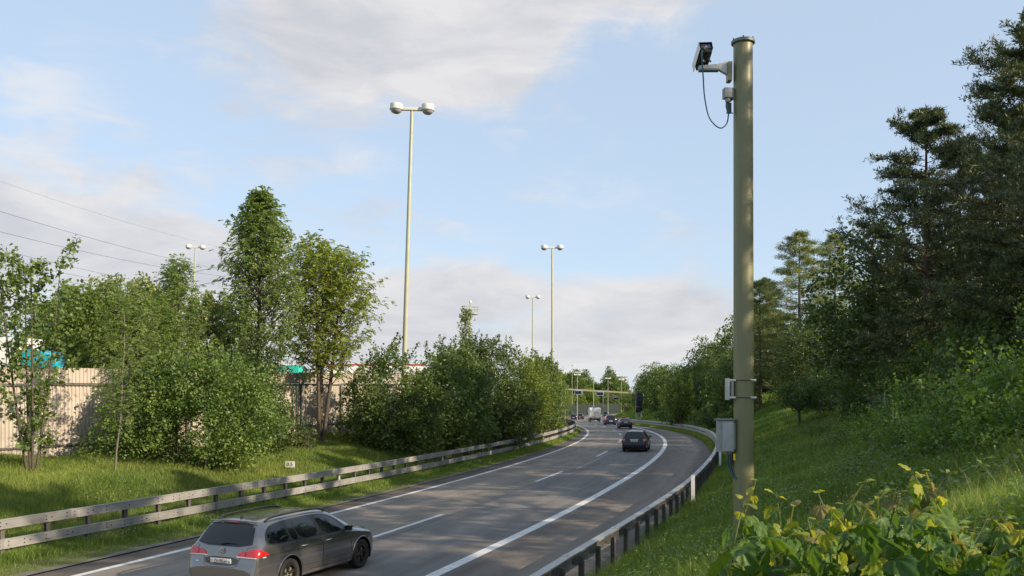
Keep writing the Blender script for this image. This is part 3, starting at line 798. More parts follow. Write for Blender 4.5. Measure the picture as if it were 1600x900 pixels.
    for py in (594.5, 621.5):
        zz = P(0, py, y).z - z - s1.z
        tube_obj('clamp_band', [(.19 * math.cos(a) - s0.x, .19 * math.sin(a), zz) for a in np.linspace(math.pi * 1.02, math.pi * 2.1, 16)], .011, MT['rust'], sg, 6)
        box_obj('clamp_block', (.0, .14, -.09, -.03, zz - .022, zz + .022), MT['steel'], sg, bevel=.006)
        q = (lp(1172, 600)).x - s0.x
        box_obj('clamp_buckle', (q - .065, q + .075, -.17, -.10, zz - .024, zz + .024), MT['steel'], sg, (0, 0, 0), bevel=.006)
    # control cabinet
    c0, c1 = lp(1121.5, 706, -.1), lp(1146, 657, -.1)
    cb = empty('control_cabinet', (x + c0.x, y - .02, z + c0.z), 0, 'grey metal control cabinet mounted low on the side of the pole', 'cabinet')
    wd = (c1.x - c0.x) * .9; ht = c1.z - c0.z
    box_obj('cabinet_body', (0, wd + .03, -.14, .06, 0, ht), MT['cabinet'], cb, bevel=.008)
    box_obj('cabinet_door', (.07, wd - .005, -.156, -.14, .015, ht - .015), mat('cabinet_door', (.36, .38, .38), .4, .1, .05), cb, bevel=.006)
    box_obj('cabinet_roof', (-.03, wd + .04, -.18, .10, ht, ht + .03), MT['cabroof'], cb, bevel=.008)
    box_obj('cabinet_bracket', (wd + .02, wd + .07, -.1, .05, .05, ht - .05), MT['cabroof'], cb)
    box_obj('door_lock', (wd - .035, wd - .018, -.164, -.156, ht * .5, ht * .5 + .04), MT['steel'], cb)
    box_obj('warning_label', (.12, .17, -.1575, -.156, ht * .72, ht * .72 + .05), MT['yellow'], cb) if 0 else None
    for hz in (.08, ht - .14): box_obj('door_hinge', (.055, .075, -.168, -.14, hz, hz + .06), MT['galv'], cb)
    box_obj('cable_duct', (.17, .28, -.02, .12, -.05, 0), MT['cabinet'], cb)
    for kx, mm, off in ((1138, 'cable', 0), (1141.5, 'cable', .03), (1145, 'cableb', .05)):
        tube_obj('supply_cable', smooth_path([lp(kx, 706, off), lp(kx, 720, off), lp(kx + 3, 736, off), lp(1150, 748, off - .12)]), .016, MT[mm], root, 8)
    q = lp(1147.5, 714, -.15); box_obj('yellow_tag', (q.x - .02, q.x + .02, q.y - .01, q.y + .0, q.z - .06, q.z + .06), MT['yellow'], root)


def smooth_path(pts, n=5):
    pts = [Vector(p) for p in pts]; out = []
    P_ = [pts[0]] + pts + [pts[-1]]
    for i in range(1, len(P_) - 2):
        a, b, c, d = P_[i - 1:i + 3]
        for k in range(n):
            t = k / n
            out.append(.5 * ((2 * b) + (c - a) * t + (2 * a - 5 * b + 4 * c - d) * t * t + (3 * b - a - 3 * c + d) * t ** 3))
    out.append(pts[-1]); return out


def build_small_things():
    # kilometre sign
    p = P(453, 725.5, 38.5); z = gl(p.x, p.y)
    e = empty('distance_marker', (p.x, p.y, z), R(-8), 'small white sign reading 0.5 standing on the grass behind the left rail', 'sign')
    hz = p.z - z
    box_obj('sign_board', (-.21, .21, -.012, .012, hz - .13, hz + .13), MT['white'], e, bevel=.004)
    me = text_mesh('0.5', .20); t = link('sign_number', me, MT['black'], e, (0, -.016, hz), (R(90), 0, 0)); t.scale = (1.15, 1.1, 1)
    box_obj('sign_post', (.17, .20, .012, .04, -.2, hz + .12), MT['galv'], e)
    # snow pole and yellow marker
    p = P(757, 697, 57); z = gl(p.x, p.y)
    e = empty('marker_stake', (p.x, p.y, z), 0, 'leaning red orange stake behind the left rail in front of the bushes', 'stake', rot=(0, R(10), 0))
    tube_obj('stake_shaft', [(0, 0, -.2), (0, 0, 1.0)], .03, MT['orange'], e, 8); lathe_obj('stake_cap', [(0, .06), (.035, .04), (.038, 0), (.03, -.02)], MT['orange'], e, (0, 0, 1.0), seg=10)
    p = P(748, 706, 56.3); z = gl(p.x, p.y)
    e = empty('gas_marker', (p.x, p.y, z), 0, 'squat yellow marker post seen between the two left rails', 'marker post')
    box_obj('marker_body', (-.11, .11, -.05, .05, -.1, .55), MT['yellow'], e, bevel=.02); box_obj('marker_top', (-.12, .12, -.06, .06, .55, .6), MT['yellow'], e, bevel=.015)
    yy = 31.0; delineator(float(xt(tr_rail(yy) + .42, yy)) + .02, yy, 'white plastic delineator post behind the right guard rail', 1.1)
    yy = 47.5; delineator(float(xt(tr_rail(yy) + .42, yy)), yy, 'second white delineator post, half hidden behind the grey cabinet', 1.05)
    # wire fence on the right bank
    wm = MT['galv']
    pts = [(20.3, 52), (17.9, 43), (16.0, 35.0), (14.7, 28.0), (13.4, 21.5), (12.2, 15.5)]
    e = empty('wire_fence', (14.7, 28, gl(14.7, 28)), 0, 'low wire mesh fence with grey posts at the edge of the right wood', 'fence'); inv = Vector(e.location)
    for (x, y) in pts:
        p = Vector((x, y, gl(x, y))); tube_obj('fence_post', [p - inv - Vector((0, 0, .3)), p - inv + Vector((0, 0, 1.45))], .045, wm, e, 8)
    for (a, b) in zip(pts, pts[1:]):
        A = Vector((*a, gl(*a))); B = Vector((*b, gl(*b))); bm = bmesh.new()
        for h in (.25, .5, .75, 1.0, 1.3): tube(bm, [A - inv + Vector((0, 0, h)), (A + B) / 2 - inv + Vector((0, 0, h - .02)), B - inv + Vector((0, 0, h))], .004, 4)
        n = int((B - A).length / .3)
        for k in range(1, n): q = A.lerp(B, k / n) - inv; tube(bm, [q + Vector((0, 0, .1)), q + Vector((0, 0, 1.3))], .0025, 3)
        link('wire_mesh', bm_mesh('wire_mesh', bm), wm, e)
    # far building
    bl = mat('far_building_white', (.62, .63, .64), .7, 0, .04, .1); p = P(967, 590, 900)
    e = empty('office_building', (p.x, 900, 0), 0, 'white flat roofed building far off above the trees', 'building')
    box_obj('building_walls', (-7, 8, 0, 14, -5, 23.4), bl, e); box_obj('building_roof', (-7.5, 8.5, -.5, 14.5, 23.42, 24.3), MT['cabinet'], e)
    for k in range(5): box_obj('window_band', (-6 + k * 2.8, -4.2 + k * 2.8, -.06, 0.02, 19.5, 21.5), MT['lens'], e)
    p = P(968, 588, 900); box_obj('roof_house', (-10, -1, 2, 9, 24.32, 26), bl, e)


# ------------------------------------------------------------------ cars
def chaikin(pts, n=2):
    for _ in range(n):
        o = []
        for i in range(len(pts)):
            a, b = pts[i], pts[(i + 1) % len(pts)]
            o += [(a[0] * .78 + b[0] * .22, a[1] * .78 + b[1] * .22), (a[0] * .22 + b[0] * .78, a[1] * .22 + b[1] * .78)]
        pts = o
    return pts


def tab(x, T):
    return float(np.interp(x, [a for a, _ in T], [b for _, b in T]))


class Car:
    def __init__(s, spec, loc, rz, label, cat, paint, group=None, detail=2):
        s.sp = spec; s.d = detail; s.paint = paint
        s.root = empty(spec['name'], loc, rz, label, cat, group)
        s.build_body()

    def build_body(s):
        sp = s.sp; L = sp['L']
        xs = sp['stations']; rings = []; bm = bmesh.new()
        for x in xs:
            zt = tab(x, sp['top']); wb = tab(x, sp['wid']); wr = tab(x, sp['roofw']); zb = min(tab(x, sp['belt']), zt - .09); z0 = tab(x, sp['bot'])
            mz = z0 + (zb - z0) * .48
            pr = [(0, z0), (wb - .12, z0), (wb - .025, z0 + .07), (wb + .0, mz), (wb - .004, zb - .10), (wb - .035, zb - .01)]
            p5 = pr[-1]; e = (min(wr + .02, wb - .04), zt - .06)
            pr += [(p5[0] * .5 + e[0] * .5 + .012, p5[1] * .5 + e[1] * .5), e, (min(wr, wb - .05) - .06, zt - .012), (wr * .45, zt + .006), (0, zt + .012)]
            rings.append([bm.verts.new((x, y, z)) for y, z in pr])
        n = len(rings[0])
        for a, b in zip(rings, rings[1:]):
            for k in range(n - 1): bm.faces.new((a[k], b[k], b[k + 1], a[k + 1]))
        bm.faces.new(rings[0]); bm.faces.new(rings[-1][::-1])
        # mirror
        geo = bm.verts[:] + bm.edges[:] + bm.faces[:]
        r = bmesh.ops.duplicate(bm, geom=geo); nv = [v for v in r['geom'] if isinstance(v, bmesh.types.BMVert)]
        for v in nv: v.co.y *= -1
        bmesh.ops.reverse_faces(bm, faces=[f for f in r['geom'] if isinstance(f, bmesh.types.BMFace)])
        bmesh.ops.remove_doubles(bm, verts=bm.verts[:], dist=1e-4)
        bmesh.ops.recalc_face_normals(bm, faces=bm.faces)
        me = bpy.data.meshes.new('body'); bm.to_mesh(me); bm.free()
        o = bpy.data.objects.new('body', me); C.objects.link(o)
        md = o.modifiers.new('s', 'SUBSURF'); md.levels = 2 if s.d < 2 else 3; md.render_levels = md.levels
        dg = bpy.context.evaluated_depsgraph_get(); full = bpy.data.meshes.new_from_object(o.evaluated_get(dg))
        b2 = bmesh.new(); b2.from_mesh(full); s.bvh = BVHTree.FromBMesh(b2); b2.free()
        # wheel arches cut out
        cbm = bmesh.new()
        for ax in (sp['ra'], sp['fa']):
            for sd in (-1, 1):
                M = Matrix.Translation((ax, sd * (sp['W'] / 2 - .16), sp['wr'] + .01)) @ Matrix.Rotation(R(90), 4, 'X')
                lathe(cbm, [(0, -.26), (sp['wr'] + .055, -.26), (sp['wr'] + .055, .26), (0, .26)], 40, M)
        bmesh.ops.recalc_face_normals(cbm, faces=cbm.faces)
        cme = bpy.data.meshes.new('cut'); cbm.to_mesh(cme); cbm.free(); co = bpy.data.objects.new('cut', cme); C.objects.link(co)
        mb = o.modifiers.new('b', 'BOOLEAN'); mb.operation = 'DIFFERENCE'; mb.object = co; mb.solver = 'EXACT'
        dg = bpy.context.evaluated_depsgraph_get(); dg.update()
        fin = bpy.data.meshes.new_from_object(o.evaluated_get(dg))
        bpy.data.objects.remove(o); bpy.data.objects.remove(co)
        b3 = bmesh.new(); b3.from_mesh(fin)
        me2 = bm_mesh('body', b3, 32)
        me2.materials.clear()
        s.body = link('body', me2, s.paint, s.root)
        # dark well liners
        for ax in (sp['ra'], sp['fa']):
            for sd in (-1, 1):
                bm = bmesh.new(); M = Matrix.Translation((ax, sd * (sp['W'] / 2 - .2), sp['wr'] + .01)) @ Matrix.Rotation(R(90), 4, 'X')
                lathe(bm, [(0, -.215), (sp['wr'] + .05, -.215), (sp['wr'] + .05, .19)] if sd < 0 else [(0, .215), (sp['wr'] + .05, .215), (sp['wr'] + .05, -.19)], 32, M)
                bmesh.ops.delete(bm, geom=[f for f in bm.faces if f.calc_center_median().z < .18], context='FACES')
                link('wheel_well', bm_mesh('wheel_well', bm), MT['black'], s.root)

    def patch(s, name, pts, axis, m, off=.004, parent=None, sd=1, rnd=2, thick=.004, maxe=.09):
        """flat outline thrown on the body. axis 'side': pts (x,z); 'rear'/'front': (y,z); 'top': (x,y)"""
        pts = chaikin(pts, rnd) if rnd else pts
        bm = bmesh.new()
        if axis == 'side': dr = Vector((0, -sd, 0)); mk = lambda a, b: Vector((a, sd * 2.0, b))
        elif axis == 'rear': dr = Vector((1, 0, 0)); mk = lambda a, b: Vector((-2.0, a, b))
        elif axis == 'front': dr = Vector((-1, 0, 0)); mk = lambda a, b: Vector((9.0, a, b))
        else: dr = Vector((0, 0, -1)); mk = lambda a, b: Vector((a, b, 4.0))
        vs = [bm.verts.new(mk(*p)) for p in pts]; f = bm.faces.new(vs)
        bmesh.ops.triangulate(bm, faces=[f])
        for _ in range(4):
            es = [e for e in bm.edges if e.calc_length() > maxe]
            if not es: break
            bmesh.ops.subdivide_edges(bm, edges=es, cuts=1, use_grid_fill=False)
            bmesh.ops.triangulate(bm, faces=[f for f in bm.faces if len(f.verts) > 3])
        bad = []
        for v in bm.verts:
            hit, nrm, _, _ = s.bvh.ray_cast(v.co, dr)
            if hit is None: bad.append(v)
            else:
                if nrm.dot(dr) > 0: nrm = -nrm
                v.co = hit + nrm * (off + thick)
        if bad: bmesh.ops.delete(bm, geom=bad, context='VERTS')
        for f in bm.faces: f.normal_update()
        # shell edge
        ext = bmesh.ops.extrude_face_region(bm, geom=bm.faces[:])
        for v in [g for g in ext['geom'] if isinstance(g, bmesh.types.BMVert)]:
            hit, nrm, _, _ = s.bvh.find_nearest(v.co)
            v.co = v.co + (v.co - hit).normalized() * -(thick + .001) if (v.co - hit).length > 1e-6 else v.co
        return link(name, bm_mesh(name, bm, 40), m, parent or s.root)

    def line(s, name, pts, axis, w=.006, sd=1, m=None, parent=None, lift=.0015):
        """narrow dark seam following the body"""
        bm = bmesh.new(); P_ = []
        dense = []
        for a, b in zip(pts, pts[1:]):
            n = max(2, int(math.dist(a, b) / .05))
            dense += [(a[0] + (b[0] - a[0]) * k / n, a[1] + (b[1] - a[1]) * k / n) for k in range(n)]
        dense.append(pts[-1])
        for a in dense:
            if axis == 'side': o, dr = Vector((a[0], sd * 2, a[1])), Vector((0, -sd, 0))
            elif axis == 'rear': o, dr = Vector((-2, a[0], a[1])), Vector((1, 0, 0))
            else: o, dr = Vector((a[0], a[1], 4)), Vector((0, 0, -1))
            h, nr, _, _ = s.bvh.ray_cast(o, dr)
            if h is not None: P_.append(h + (nr if nr.dot(dr) < 0 else -nr) * lift)
        if len(P_) > 1: tube(bm, P_, w / 2, 4)
        return link(name, bm_mesh(name, bm), m or MT['black'], parent or s.root)

    def wheels(s, rimm, spokes=5):
        sp = s.sp; r = sp['wr']; rr = r * .74
        bm = bmesh.new()
        lathe(bm, [(rr - .012, -.09), (rr + .01, -.105), (r - .03, -.108), (r - .006, -.09), (r, -.06), (r, .06), (r - .006, .09), (r - .03, .108), (rr + .01, .105), (rr - .012, .09)], 40, Matrix.Rotation(R(90), 4, 'X'))
        tyre = bm_mesh('tyre', bm, 40)
        bm = bmesh.new(); Mx = Matrix.Rotation(R(90), 4, 'X')
        lathe(bm, [(rr - .012, -.088), (rr - .02, -.094), (rr - .032, -.085), (rr - .04, -.03), (rr - .05, .09), (rr - .02, .09)], 40, Mx)
        lathe(bm, [(0, -.062), (.032, -.066), (.036, -.05), (.06, -.045), (.065, .0), (0, 0)], 20, Mx)
        for k in range(spokes):
            for q in ((-.10, .10) if s.d > 1 else (0,)):
                a = 2 * math.pi * k / spokes + math.pi / 2 + q
                a0 = 2 * math.pi * k / spokes + math.pi / 2 + q * .35
                w = .016 if s.d > 1 else .03
                p0 = Vector((math.cos(a0) * .045, 0, math.sin(a0) * .045)); p1 = Vector((math.cos(a) * (rr - .035), 0, math.sin(a) * (rr - .035)))
                d = (p1 - p0).normalized(); n = Vector((-d.z, 0, d.x))
                v = []
                for p, yy, ww in ((p0, -.058, w), (p1, -.082, w * .8)):
                    for sx, dy in ((-1, 0), (1, 0), (1, .03), (-1, .03)): v.append(bm.verts.new(p + n * sx * ww + Vector((0, yy + dy, 0))))
                for q4 in ((0, 1, 5, 4), (1, 2, 6, 5), (2, 3, 7, 6), (3, 0, 4, 7), (4, 5, 6, 7)): bm.faces.new([v[i] for i in q4])
        rim = bm_mesh('rim', bm, 30)
        bm = bmesh.new(); lathe(bm, [(0, -.0), (rr * .72, .0), (rr * .72, .02), (0, .02)], 28, Mx); disc = bm_mesh('brake_disc', bm)
        for ax in (sp['ra'], sp['fa']):
            for sd in (-1, 1):
                e = empty('wheel', (ax, sd * (sp['W'] / 2 - .125), r), 0 if sd < 0 else math.pi); e.parent = s.root
                link('tyre', tyre, MT['rub'], e); link('rim', rim, rimm, e); link('brake_disc', disc, MT['cabroof'], e)

    def finish(s):
        sp = s.sp; f = 'glass'
        gls = GLASS; bl = MT['black']
        for sd in (-1, 1):
            if 'side_surround' in sp: s.patch('window_surround', sp['side_surround'], 'side', bl, .001, sd=sd, thick=.002)
            for w in sp['side_windows']: s.patch('side_window', w, 'side', gls, .003, sd=sd, rnd=1, thick=.003)
            for ln in sp.get('side_lines', []): s.line('door_seam', ln, 'side', .007, sd)
            for hx, hz in sp.get('handles', []):
                h, nr, _, _ = s.bvh.ray_cast(Vector((hx, sd * 2, hz)), Vector((0, -sd, 0)))
                if h:
                    bm = bmesh.new(); tube(bm, [(-.09, 0, 0), (-.075, sd * .022, .004), (0, sd * .032, .006), (.075, sd * .022, .004), (.09, 0, 0)], [.008, .013, .014, .013, .008], 8)
                    link('door_handle', bm_mesh('door_handle', bm, 60), s.paint if s.d < 2 else MT['steel'], s.root, h)
            if 'skirt' in sp: s.patch('side_skirt', sp['skirt'], 'side', sp.get('skirt_m', bl), .006, sd=sd, rnd=1, thick=.014)
            # mirror
            mx, mz = sp['mirror']
            h, nr, _, _ = s.bvh.ray_cast(Vector((mx, sd * 2, mz)), Vector((0, -sd, 0)))
            if h:
                e = empty('wing_mirror', h); e.parent = s.root
                bm = bmesh.new(); box(bm, -.05, .08, sd * .06 if sd > 0 else -.20, .20 if sd > 0 else -.06, -.05, .075, bevel=.05); link('mirror_housing', bm_mesh('mirror_housing', bm, 50), bl if s.d > 1 else s.paint, e)
                bm = bmesh.new(); box(bm, -.076, -.068, .075 if sd > 0 else -.21, .21 if sd > 0 else -.075, -.035, .07); link('mirror_glass', bm_mesh('mirror_glass', bm), gls, e)
                tube_obj('mirror_arm', [(0, -sd * .03, -.04), (0, sd * .08, -.03)], .018, bl, e, 6)
        if 'rear_surround' in sp: s.patch('rear_surround', sp['rear_surround'], 'rear', bl, .001, rnd=1, thick=.002)
        s.patch('rear_window', sp['rear_window'], 'rear', gls, .003, rnd=2, thick=.003)
        s.patch('windscreen', sp['windscreen'], 'front', gls, .003, rnd=2, thick=.003)
        for sd in (-1, 1):
            for k, (out, mm) in enumerate(sp['tail']):
                s.patch('tail_light', [(a * sd, b) for a, b in out], 'rear', mm, .005, rnd=1, thick=.01, maxe=.05)
            s.patch('headlight', [(a * sd, b) for a, b in sp['headlight']], 'front', MT['lens'], .004, rnd=1)
        if 'lower_rear' in sp: s.patch('rear_valance', sp['lower_rear'], 'rear', bl, .003, rnd=1, thick=.01)
        if 'grille' in sp: s.patch('grille', sp['grille'], 'front', bl, .003, rnd=1)
        # number plate
        px, pz, pw, ph = sp['plate']
        h, nr, _, _ = s.bvh.ray_cast(Vector((-2, 0, pz)), Vector((1, 0, 0)))
        e = empty('number_plate', (h.x - .012, 0, pz)); e.parent = s.root
        box_obj('plate_board', (-.006, .006, -pw / 2, pw / 2, -ph / 2, ph / 2), MT['white'], e, bevel=.003)
        if s.d > 1:
            me = text_mesh('ZH\u00b798564', .118, .0015, .004); t = link('plate_text', me, MT['black'], e, (-.008, 0, 0), (R(90), 0, R(-90))); t.scale = (.64, .95, 1)
            for yy, mm, nm in ((pw / 2 - .034, mat('shield_red', (.55, .02, .02), .4), 'swiss_shield'), (-pw / 2 + .034, mat('shield_blue', (.03, .22, .55), .4), 'canton_shield')):
                bm = bmesh.new(); out = [(-.02, .026), (.02, .026), (.02, -.005), (.0, -.028), (-.02, -.005)]
                vs = [bm.verts.new((-.0095, a, b)) for a, b in out]; f0 = bm.faces.new(vs); r = bmesh.ops.extrude_face_region(bm, geom=[f0])
                for v in [g for g in r['geom'] if isinstance(g, bmesh.types.BMVert)]: v.co.x += .003
                sh = link(nm, bm_mesh(nm, bm), mm, e, (0, yy, 0))
                if 'red' in mm.name:
                    bm = bmesh.new(); box(bm, -.0115, -.009, yy - .012, yy + .012, -.003, .007); box(bm, -.0117, -.009, yy - .005, yy + .005, -.011, .015); link('plate_cross', bm_mesh('plate_cross', bm), MT['white'], e)
                else:
                    bm = bmesh.new(); vs = [bm.verts.new((-.0115, yy + a, b)) for a, b in ((-.019, .025), (.019, .025), (-.019, -.005))]; bm.faces.new(vs); link('canton_half', bm_mesh('canton_half', bm), MT['white'], e)
        else:
            bm = bmesh.new()
            for k in range(7): box(bm, -.009, -.006, -pw * .36 + k * pw * .11, -pw * .36 + k * pw * .11 + .03, -.03, .03)
            link('plate_text', bm_mesh('plate_text', bm), MT['black'], e)


GLASS = mat('car_glass', (.006, .009, .010), .02, 0, .05, 3, spec=.5, coat=.2)
RED = mat('tail_light_red', (.42, .012, .014), .12, 0, .15, 14, coat=.8)
REDD = mat('tail_light_dark_red', (.17, .006, .008), .15, 0, .15, 14, coat=.8)
PINK = mat('tail_light_clear', (.62, .38, .36), .15, 0, .1, 14, coat=.8)


def wagon_spec(name='estate_car'):
    return dict(name=name, L=4.57, W=1.80, wr=.325, ra=1.06, fa=3.69,
        stations=[0, .02, .05, .075, .10, .125, .15, .22, .30, .37, .43, .50, .62, .85, 1.2, 1.7, 2.2, 2.55, 2.75, 2.95, 3.2, 3.42, 3.55, 3.68, 3.9, 4.1, 4.28, 4.42, 4.50, 4.55, 4.57],
        top=[(0, .58), (.02, .64), (.05, .68), (.075, .78), (.10, .93), (.125, 1.0), (.15, 1.035), (.22, 1.14), (.30, 1.26), (.37, 1.355), (.43, 1.42), (.50, 1.445), (.85, 1.468), (1.5, 1.482), (2.2, 1.478), (2.55, 1.45), (2.75, 1.405), (2.95, 1.33), (3.2, 1.20), (3.42, 1.075), (3.55, 1.01), (3.68, .985), (4.1, .915), (4.28, .87), (4.42, .80), (4.5, .70), (4.55, .60), (4.57, .54)],
        belt=[(0, .5), (.05, .6), (.10, .84), (.15, .93), (.3, .975), (1.0, .965), (2.2, .94), (3.3, .905), (3.6, .88), (4.2, .80), (4.57, .5)],
        wid=[(0, .74), (.02, .785), (.05, .815), (.10, .835), (.15, .85), (.30, .865), (.6, .885), (1.06, .90), (2.0, .90), (3.0, .90), (3.69, .895), (4.1, .86), (4.28, .815), (4.42, .74), (4.5, .66), (4.57, .52)],
        roofw=[(0, .66), (.05, .70), (.10, .72), (.15, .71), (.22, .675), (.30, .63), (.43, .575), (.6, .575), (1.5, .585), (2.5, .575), (2.75, .57), (2.95, .59), (3.2, .63), (3.5, .70), (3.8, .66), (4.3, .60), (4.57, .40)],
        bot=[(0, .33), (.15, .23), (.6, .19), (4.1, .19), (4.45, .22), (4.57, .27)],
        side_surround=[(.42, 1.02), (.52, .985), (1.5, .972), (2.6, .955), (3.22, .935), (3.18, 1.02), (2.98, 1.19), (2.70, 1.325), (2.35, 1.385), (1.6, 1.405), (.95, 1.375), (.68, 1.34), (.50, 1.23), (.42, 1.1)],
        side_windows=[[(.47, 1.035), (.56, 1.01), (1.14, .998), (1.08, 1.34), (.92, 1.352), (.72, 1.318), (.54, 1.215)],
                      [(1.19, .996), (1.40, .992), (1.32, 1.36), (1.13, 1.348)],
                      [(1.44, .990), (2.10, .974), (2.02, 1.372), (1.70, 1.378), (1.36, 1.363)],
                      [(2.24, .970), (3.03, .955), (3.02, 1.04), (2.88, 1.18), (2.64, 1.305), (2.36, 1.36), (2.14, 1.371)]],
        side_lines=[[(1.28, .99), (1.31, .75), (1.42, .55), (1.50, .34), (2.14, .30), (2.18, .60), (2.165, .97)], [(2.165, .97), (2.19, .60), (2.20, .31), (3.24, .31), (3.25, .60), (3.18, .93)],
                    [(.20, .80), (.62, .815), (1.3, .80), (2.2, .78), (3.2, .765), (3.75, .745)], [(1.50, .44), (2.2, .425), (3.2, .42)],
                    [(.86, .93), (.88, .80), (1.08, .80), (1.09, .93), (.86, .93)]],
        handles=[(1.50, .845), (2.38, .835)],
        skirt=[(1.42, .20), (3.34, .20), (3.30, .285), (1.46, .295)],
        mirror=(3.06, .985),
        rear_surround=[(-.675, .985), (.675, .985), (.61, 1.20), (.535, 1.42), (-.535, 1.42), (-.61, 1.20)],
        rear_window=[(-.665, 1.01), (.665, 1.01), (.60, 1.20), (.535, 1.355), (-.535, 1.355), (-.60, 1.20)],
        windscreen=[(-.66, 1.04), (.66, 1.04), (.54, 1.37), (-.54, 1.37)],
        tail=[([(.585, .79), (.87, .80), (.85, .90), (.80, .955), (.585, .93)], RED), ([(.36, .815), (.565, .79), (.565, .925), (.45, .90)], RED)],
        headlight=[(.42, .66), (.72, .70), (.74, .79), (.45, .74)],
        lower_rear=[(-.62, .25), (.62, .25), (.60, .37), (-.60, .37)], grille=[(-.5, .34), (.5, .34), (.5, .46), (-.5, .46)],
        plate=(0, .70, .50, .115))


def build_hero_car():
    paint = mat('metallic_grey_paint', (.205, .20, .195), .24, .8, .03, 2.0, coat=1.0)
    sp = wagon_spec('estate_car'); sp['skirt_m'] = mat('skirt_grey', (.16, .155, .15), .35, .4)
    cx, cy, hd = HERO
    # car runs along local +x; heading hd is clockwise from +Y
    rz = math.pi / 2 - hd
    # placed by the middle of its length
    ox = cx - math.cos(rz) * 2.3; oy = cy - math.sin(rz) * 2.3
    c = Car(sp, (ox, oy, .004), rz, 'metallic grey estate car in the foreground with black roof rails', 'car', paint, detail=2)
    c.finish()
    c.wheels(mat('bronze_dark_rim', (.07, .058, .048), .3, .7, .1, 10), 5)
    # roof rails
    for sd in (-1, 1):
        tube_obj('roof_rail', smooth_path([(.66, sd * .56, 1.42), (.78, sd * .565, 1.468), (1.05, sd * .57, 1.492), (1.9, sd * .57, 1.505), (2.35, sd * .565, 1.485), (2.58, sd * .56, 1.445), (2.66, sd * .555, 1.40)], 4), .021, MT['black'], c.root, 8)
    # spoiler
    c.patch('brake_light', [(-.13, 1.398), (.13, 1.398), (.13, 1.415), (-.13, 1.415)], 'rear', REDD, .006, rnd=0, thick=.006)
    tube_obj('roof_spoiler', [(.425, -.56, 1.425), (.385, -.3, 1.447), (.38, 0, 1.452), (.385, .3, 1.447), (.425, .56, 1.425)], .016, paint, c.root, 8)
    # wiper
    def onrear(y, z, k=.02):
        h, n, _, _ = c.bvh.ray_cast(Vector((-2, y, z)), Vector((1, 0, 0))); return h + Vector((-k, 0, 0))
    tube_obj('rear_wiper', [onrear(.05, 1.03, .03), onrear(-.08, 1.05, .03), onrear(-.34, 1.045, .018)], [.02, .012, .006], MT['black'], c.root, 6)
    bm = bmesh.new(); vs = [bm.verts.new(p) for p in ((.62, -.012, 1.45), (.62, .012, 1.45), (.74, .012, 1.462), (.74, -.012, 1.462), (.605, 0, 1.515), (.625, 0, 1.518))]
    for q in ((0, 1, 2, 3), (0, 4, 1), (0, 3, 5, 4), (1, 4, 5, 2), (2, 5, 3)): bm.faces.new([vs[i] for i in q])
    link('antenna_fin', bm_mesh('antenna_fin', bm), MT['black'], c.root)
    # round tailgate emblem: ring with two stacked letters
    h = onrear(0, .895, .014); e = empty('tailgate_emblem', h); e.parent = c.root
    M = Matrix.Rotation(R(-90), 4, 'Y'); bm = bmesh.new(); lathe(bm, [(0, 0), (.058, 0), (.062, .004), (.062, .010), (.053, .012), (.051, .006), (0, .006)], 28, M)
    link('emblem_ring', bm_mesh('emblem_ring', bm, 40), MT['steel'], e)
    bm = bmesh.new(); lathe(bm, [(0, .0065), (.050, .0065), (.050, .0075), (0, .0075)], 28, M); link('emblem_field', bm_mesh('emblem_field', bm), mat('emblem_field', (.06, .065, .075), .3), e)
    bm = bmesh.new()
    for pts in (((-.022, .042), (0, .008), (.022, .042)), ((-.046, .022), (-.022, -.038), (0, .0), (.022, -.038), (.046, .022))):
        for a, b in zip(pts, pts[1:]): tube(bm, [(-.010, a[0], a[1]), (-.010, b[0], b[1])], .0048, 5)
    link('emblem_letters', bm_mesh('emblem_letters', bm), MT['steel'], e)
    c.patch('plate_recess', [(-.36, .625), (.36, .625), (.42, .785), (-.42, .785)], 'rear', mat('recess_grey', (.055, .053, .05), .4, .3), .001, rnd=1, thick=.002)
    c.line('bumper_seam', [(-.86, .775), (-.44, .79), (-.40, .64), (-.30, .60), (.30, .60), (.40, .64), (.44, .79), (.86, .775)], 'rear', .008)
    c.line('tailgate_seam', [(-.58, .93), (-.60, .98), (-.75, 1.0)], 'rear', .006); c.line('tailgate_seam', [(.58, .93), (.60, .98), (.75, 1.0)], 'rear', .006)
    c.patch('light_trim', [(.36, .795), (.86, .785), (.86, .797), (.36, .812)], 'rear', MT['white'], .008, rnd=0, thick=.008); c.patch('light_trim', [(-.86, .785), (-.36, .795), (-.36, .812), (-.86, .797)], 'rear', MT['white'], .008, rnd=0, thick=.008)
    c.patch('badge', [(.55, .66), (.62, .66), (.62, .685), (.55, .685)], 'rear', MT['steel'], .004, rnd=0, thick=.003)
    # wheel arch lips
    for ax in (sp['ra'], sp['fa']):
        for sd in (-1, 1):
            pts = []
            for a in np.linspace(R(-12), R(192), 26):
                X, Z = ax + math.cos(a) * (sp['wr'] + .062), sp['wr'] + .01 + math.sin(a) * (sp['wr'] + .062)
                hh, n, _, _ = c.bvh.ray_cast(Vector((X, sd * 2, Z)), Vector((0, -sd, 0)))
                if hh is not None: pts.append(hh + Vector((0, sd * .001, 0)))
            tube_obj('arch_lip', pts, .012, paint, c.root, 6)
    # exhaust pipes
    for yy in (-.5, -.42, .42, .5):
        bm = bmesh.new(); tube(bm, [(.03, yy, .29), (.2, yy, .29)], .034, 14, cap=False); tube(bm, [(.035, yy, .29), (.2, yy, .29)], .028, 14, cap=False)
        link('exhaust_pipe', bm_mesh('exhaust_pipe', bm, 40), MT['steel'], c.root)
    return c


def place(Y, lane, L, dh=0.0):
    x = float(xt(lane, Y)); h = head(Y) + dh; rz = math.pi / 2 - h
    return (x, Y, float(zroad(Y)) + .004), rz


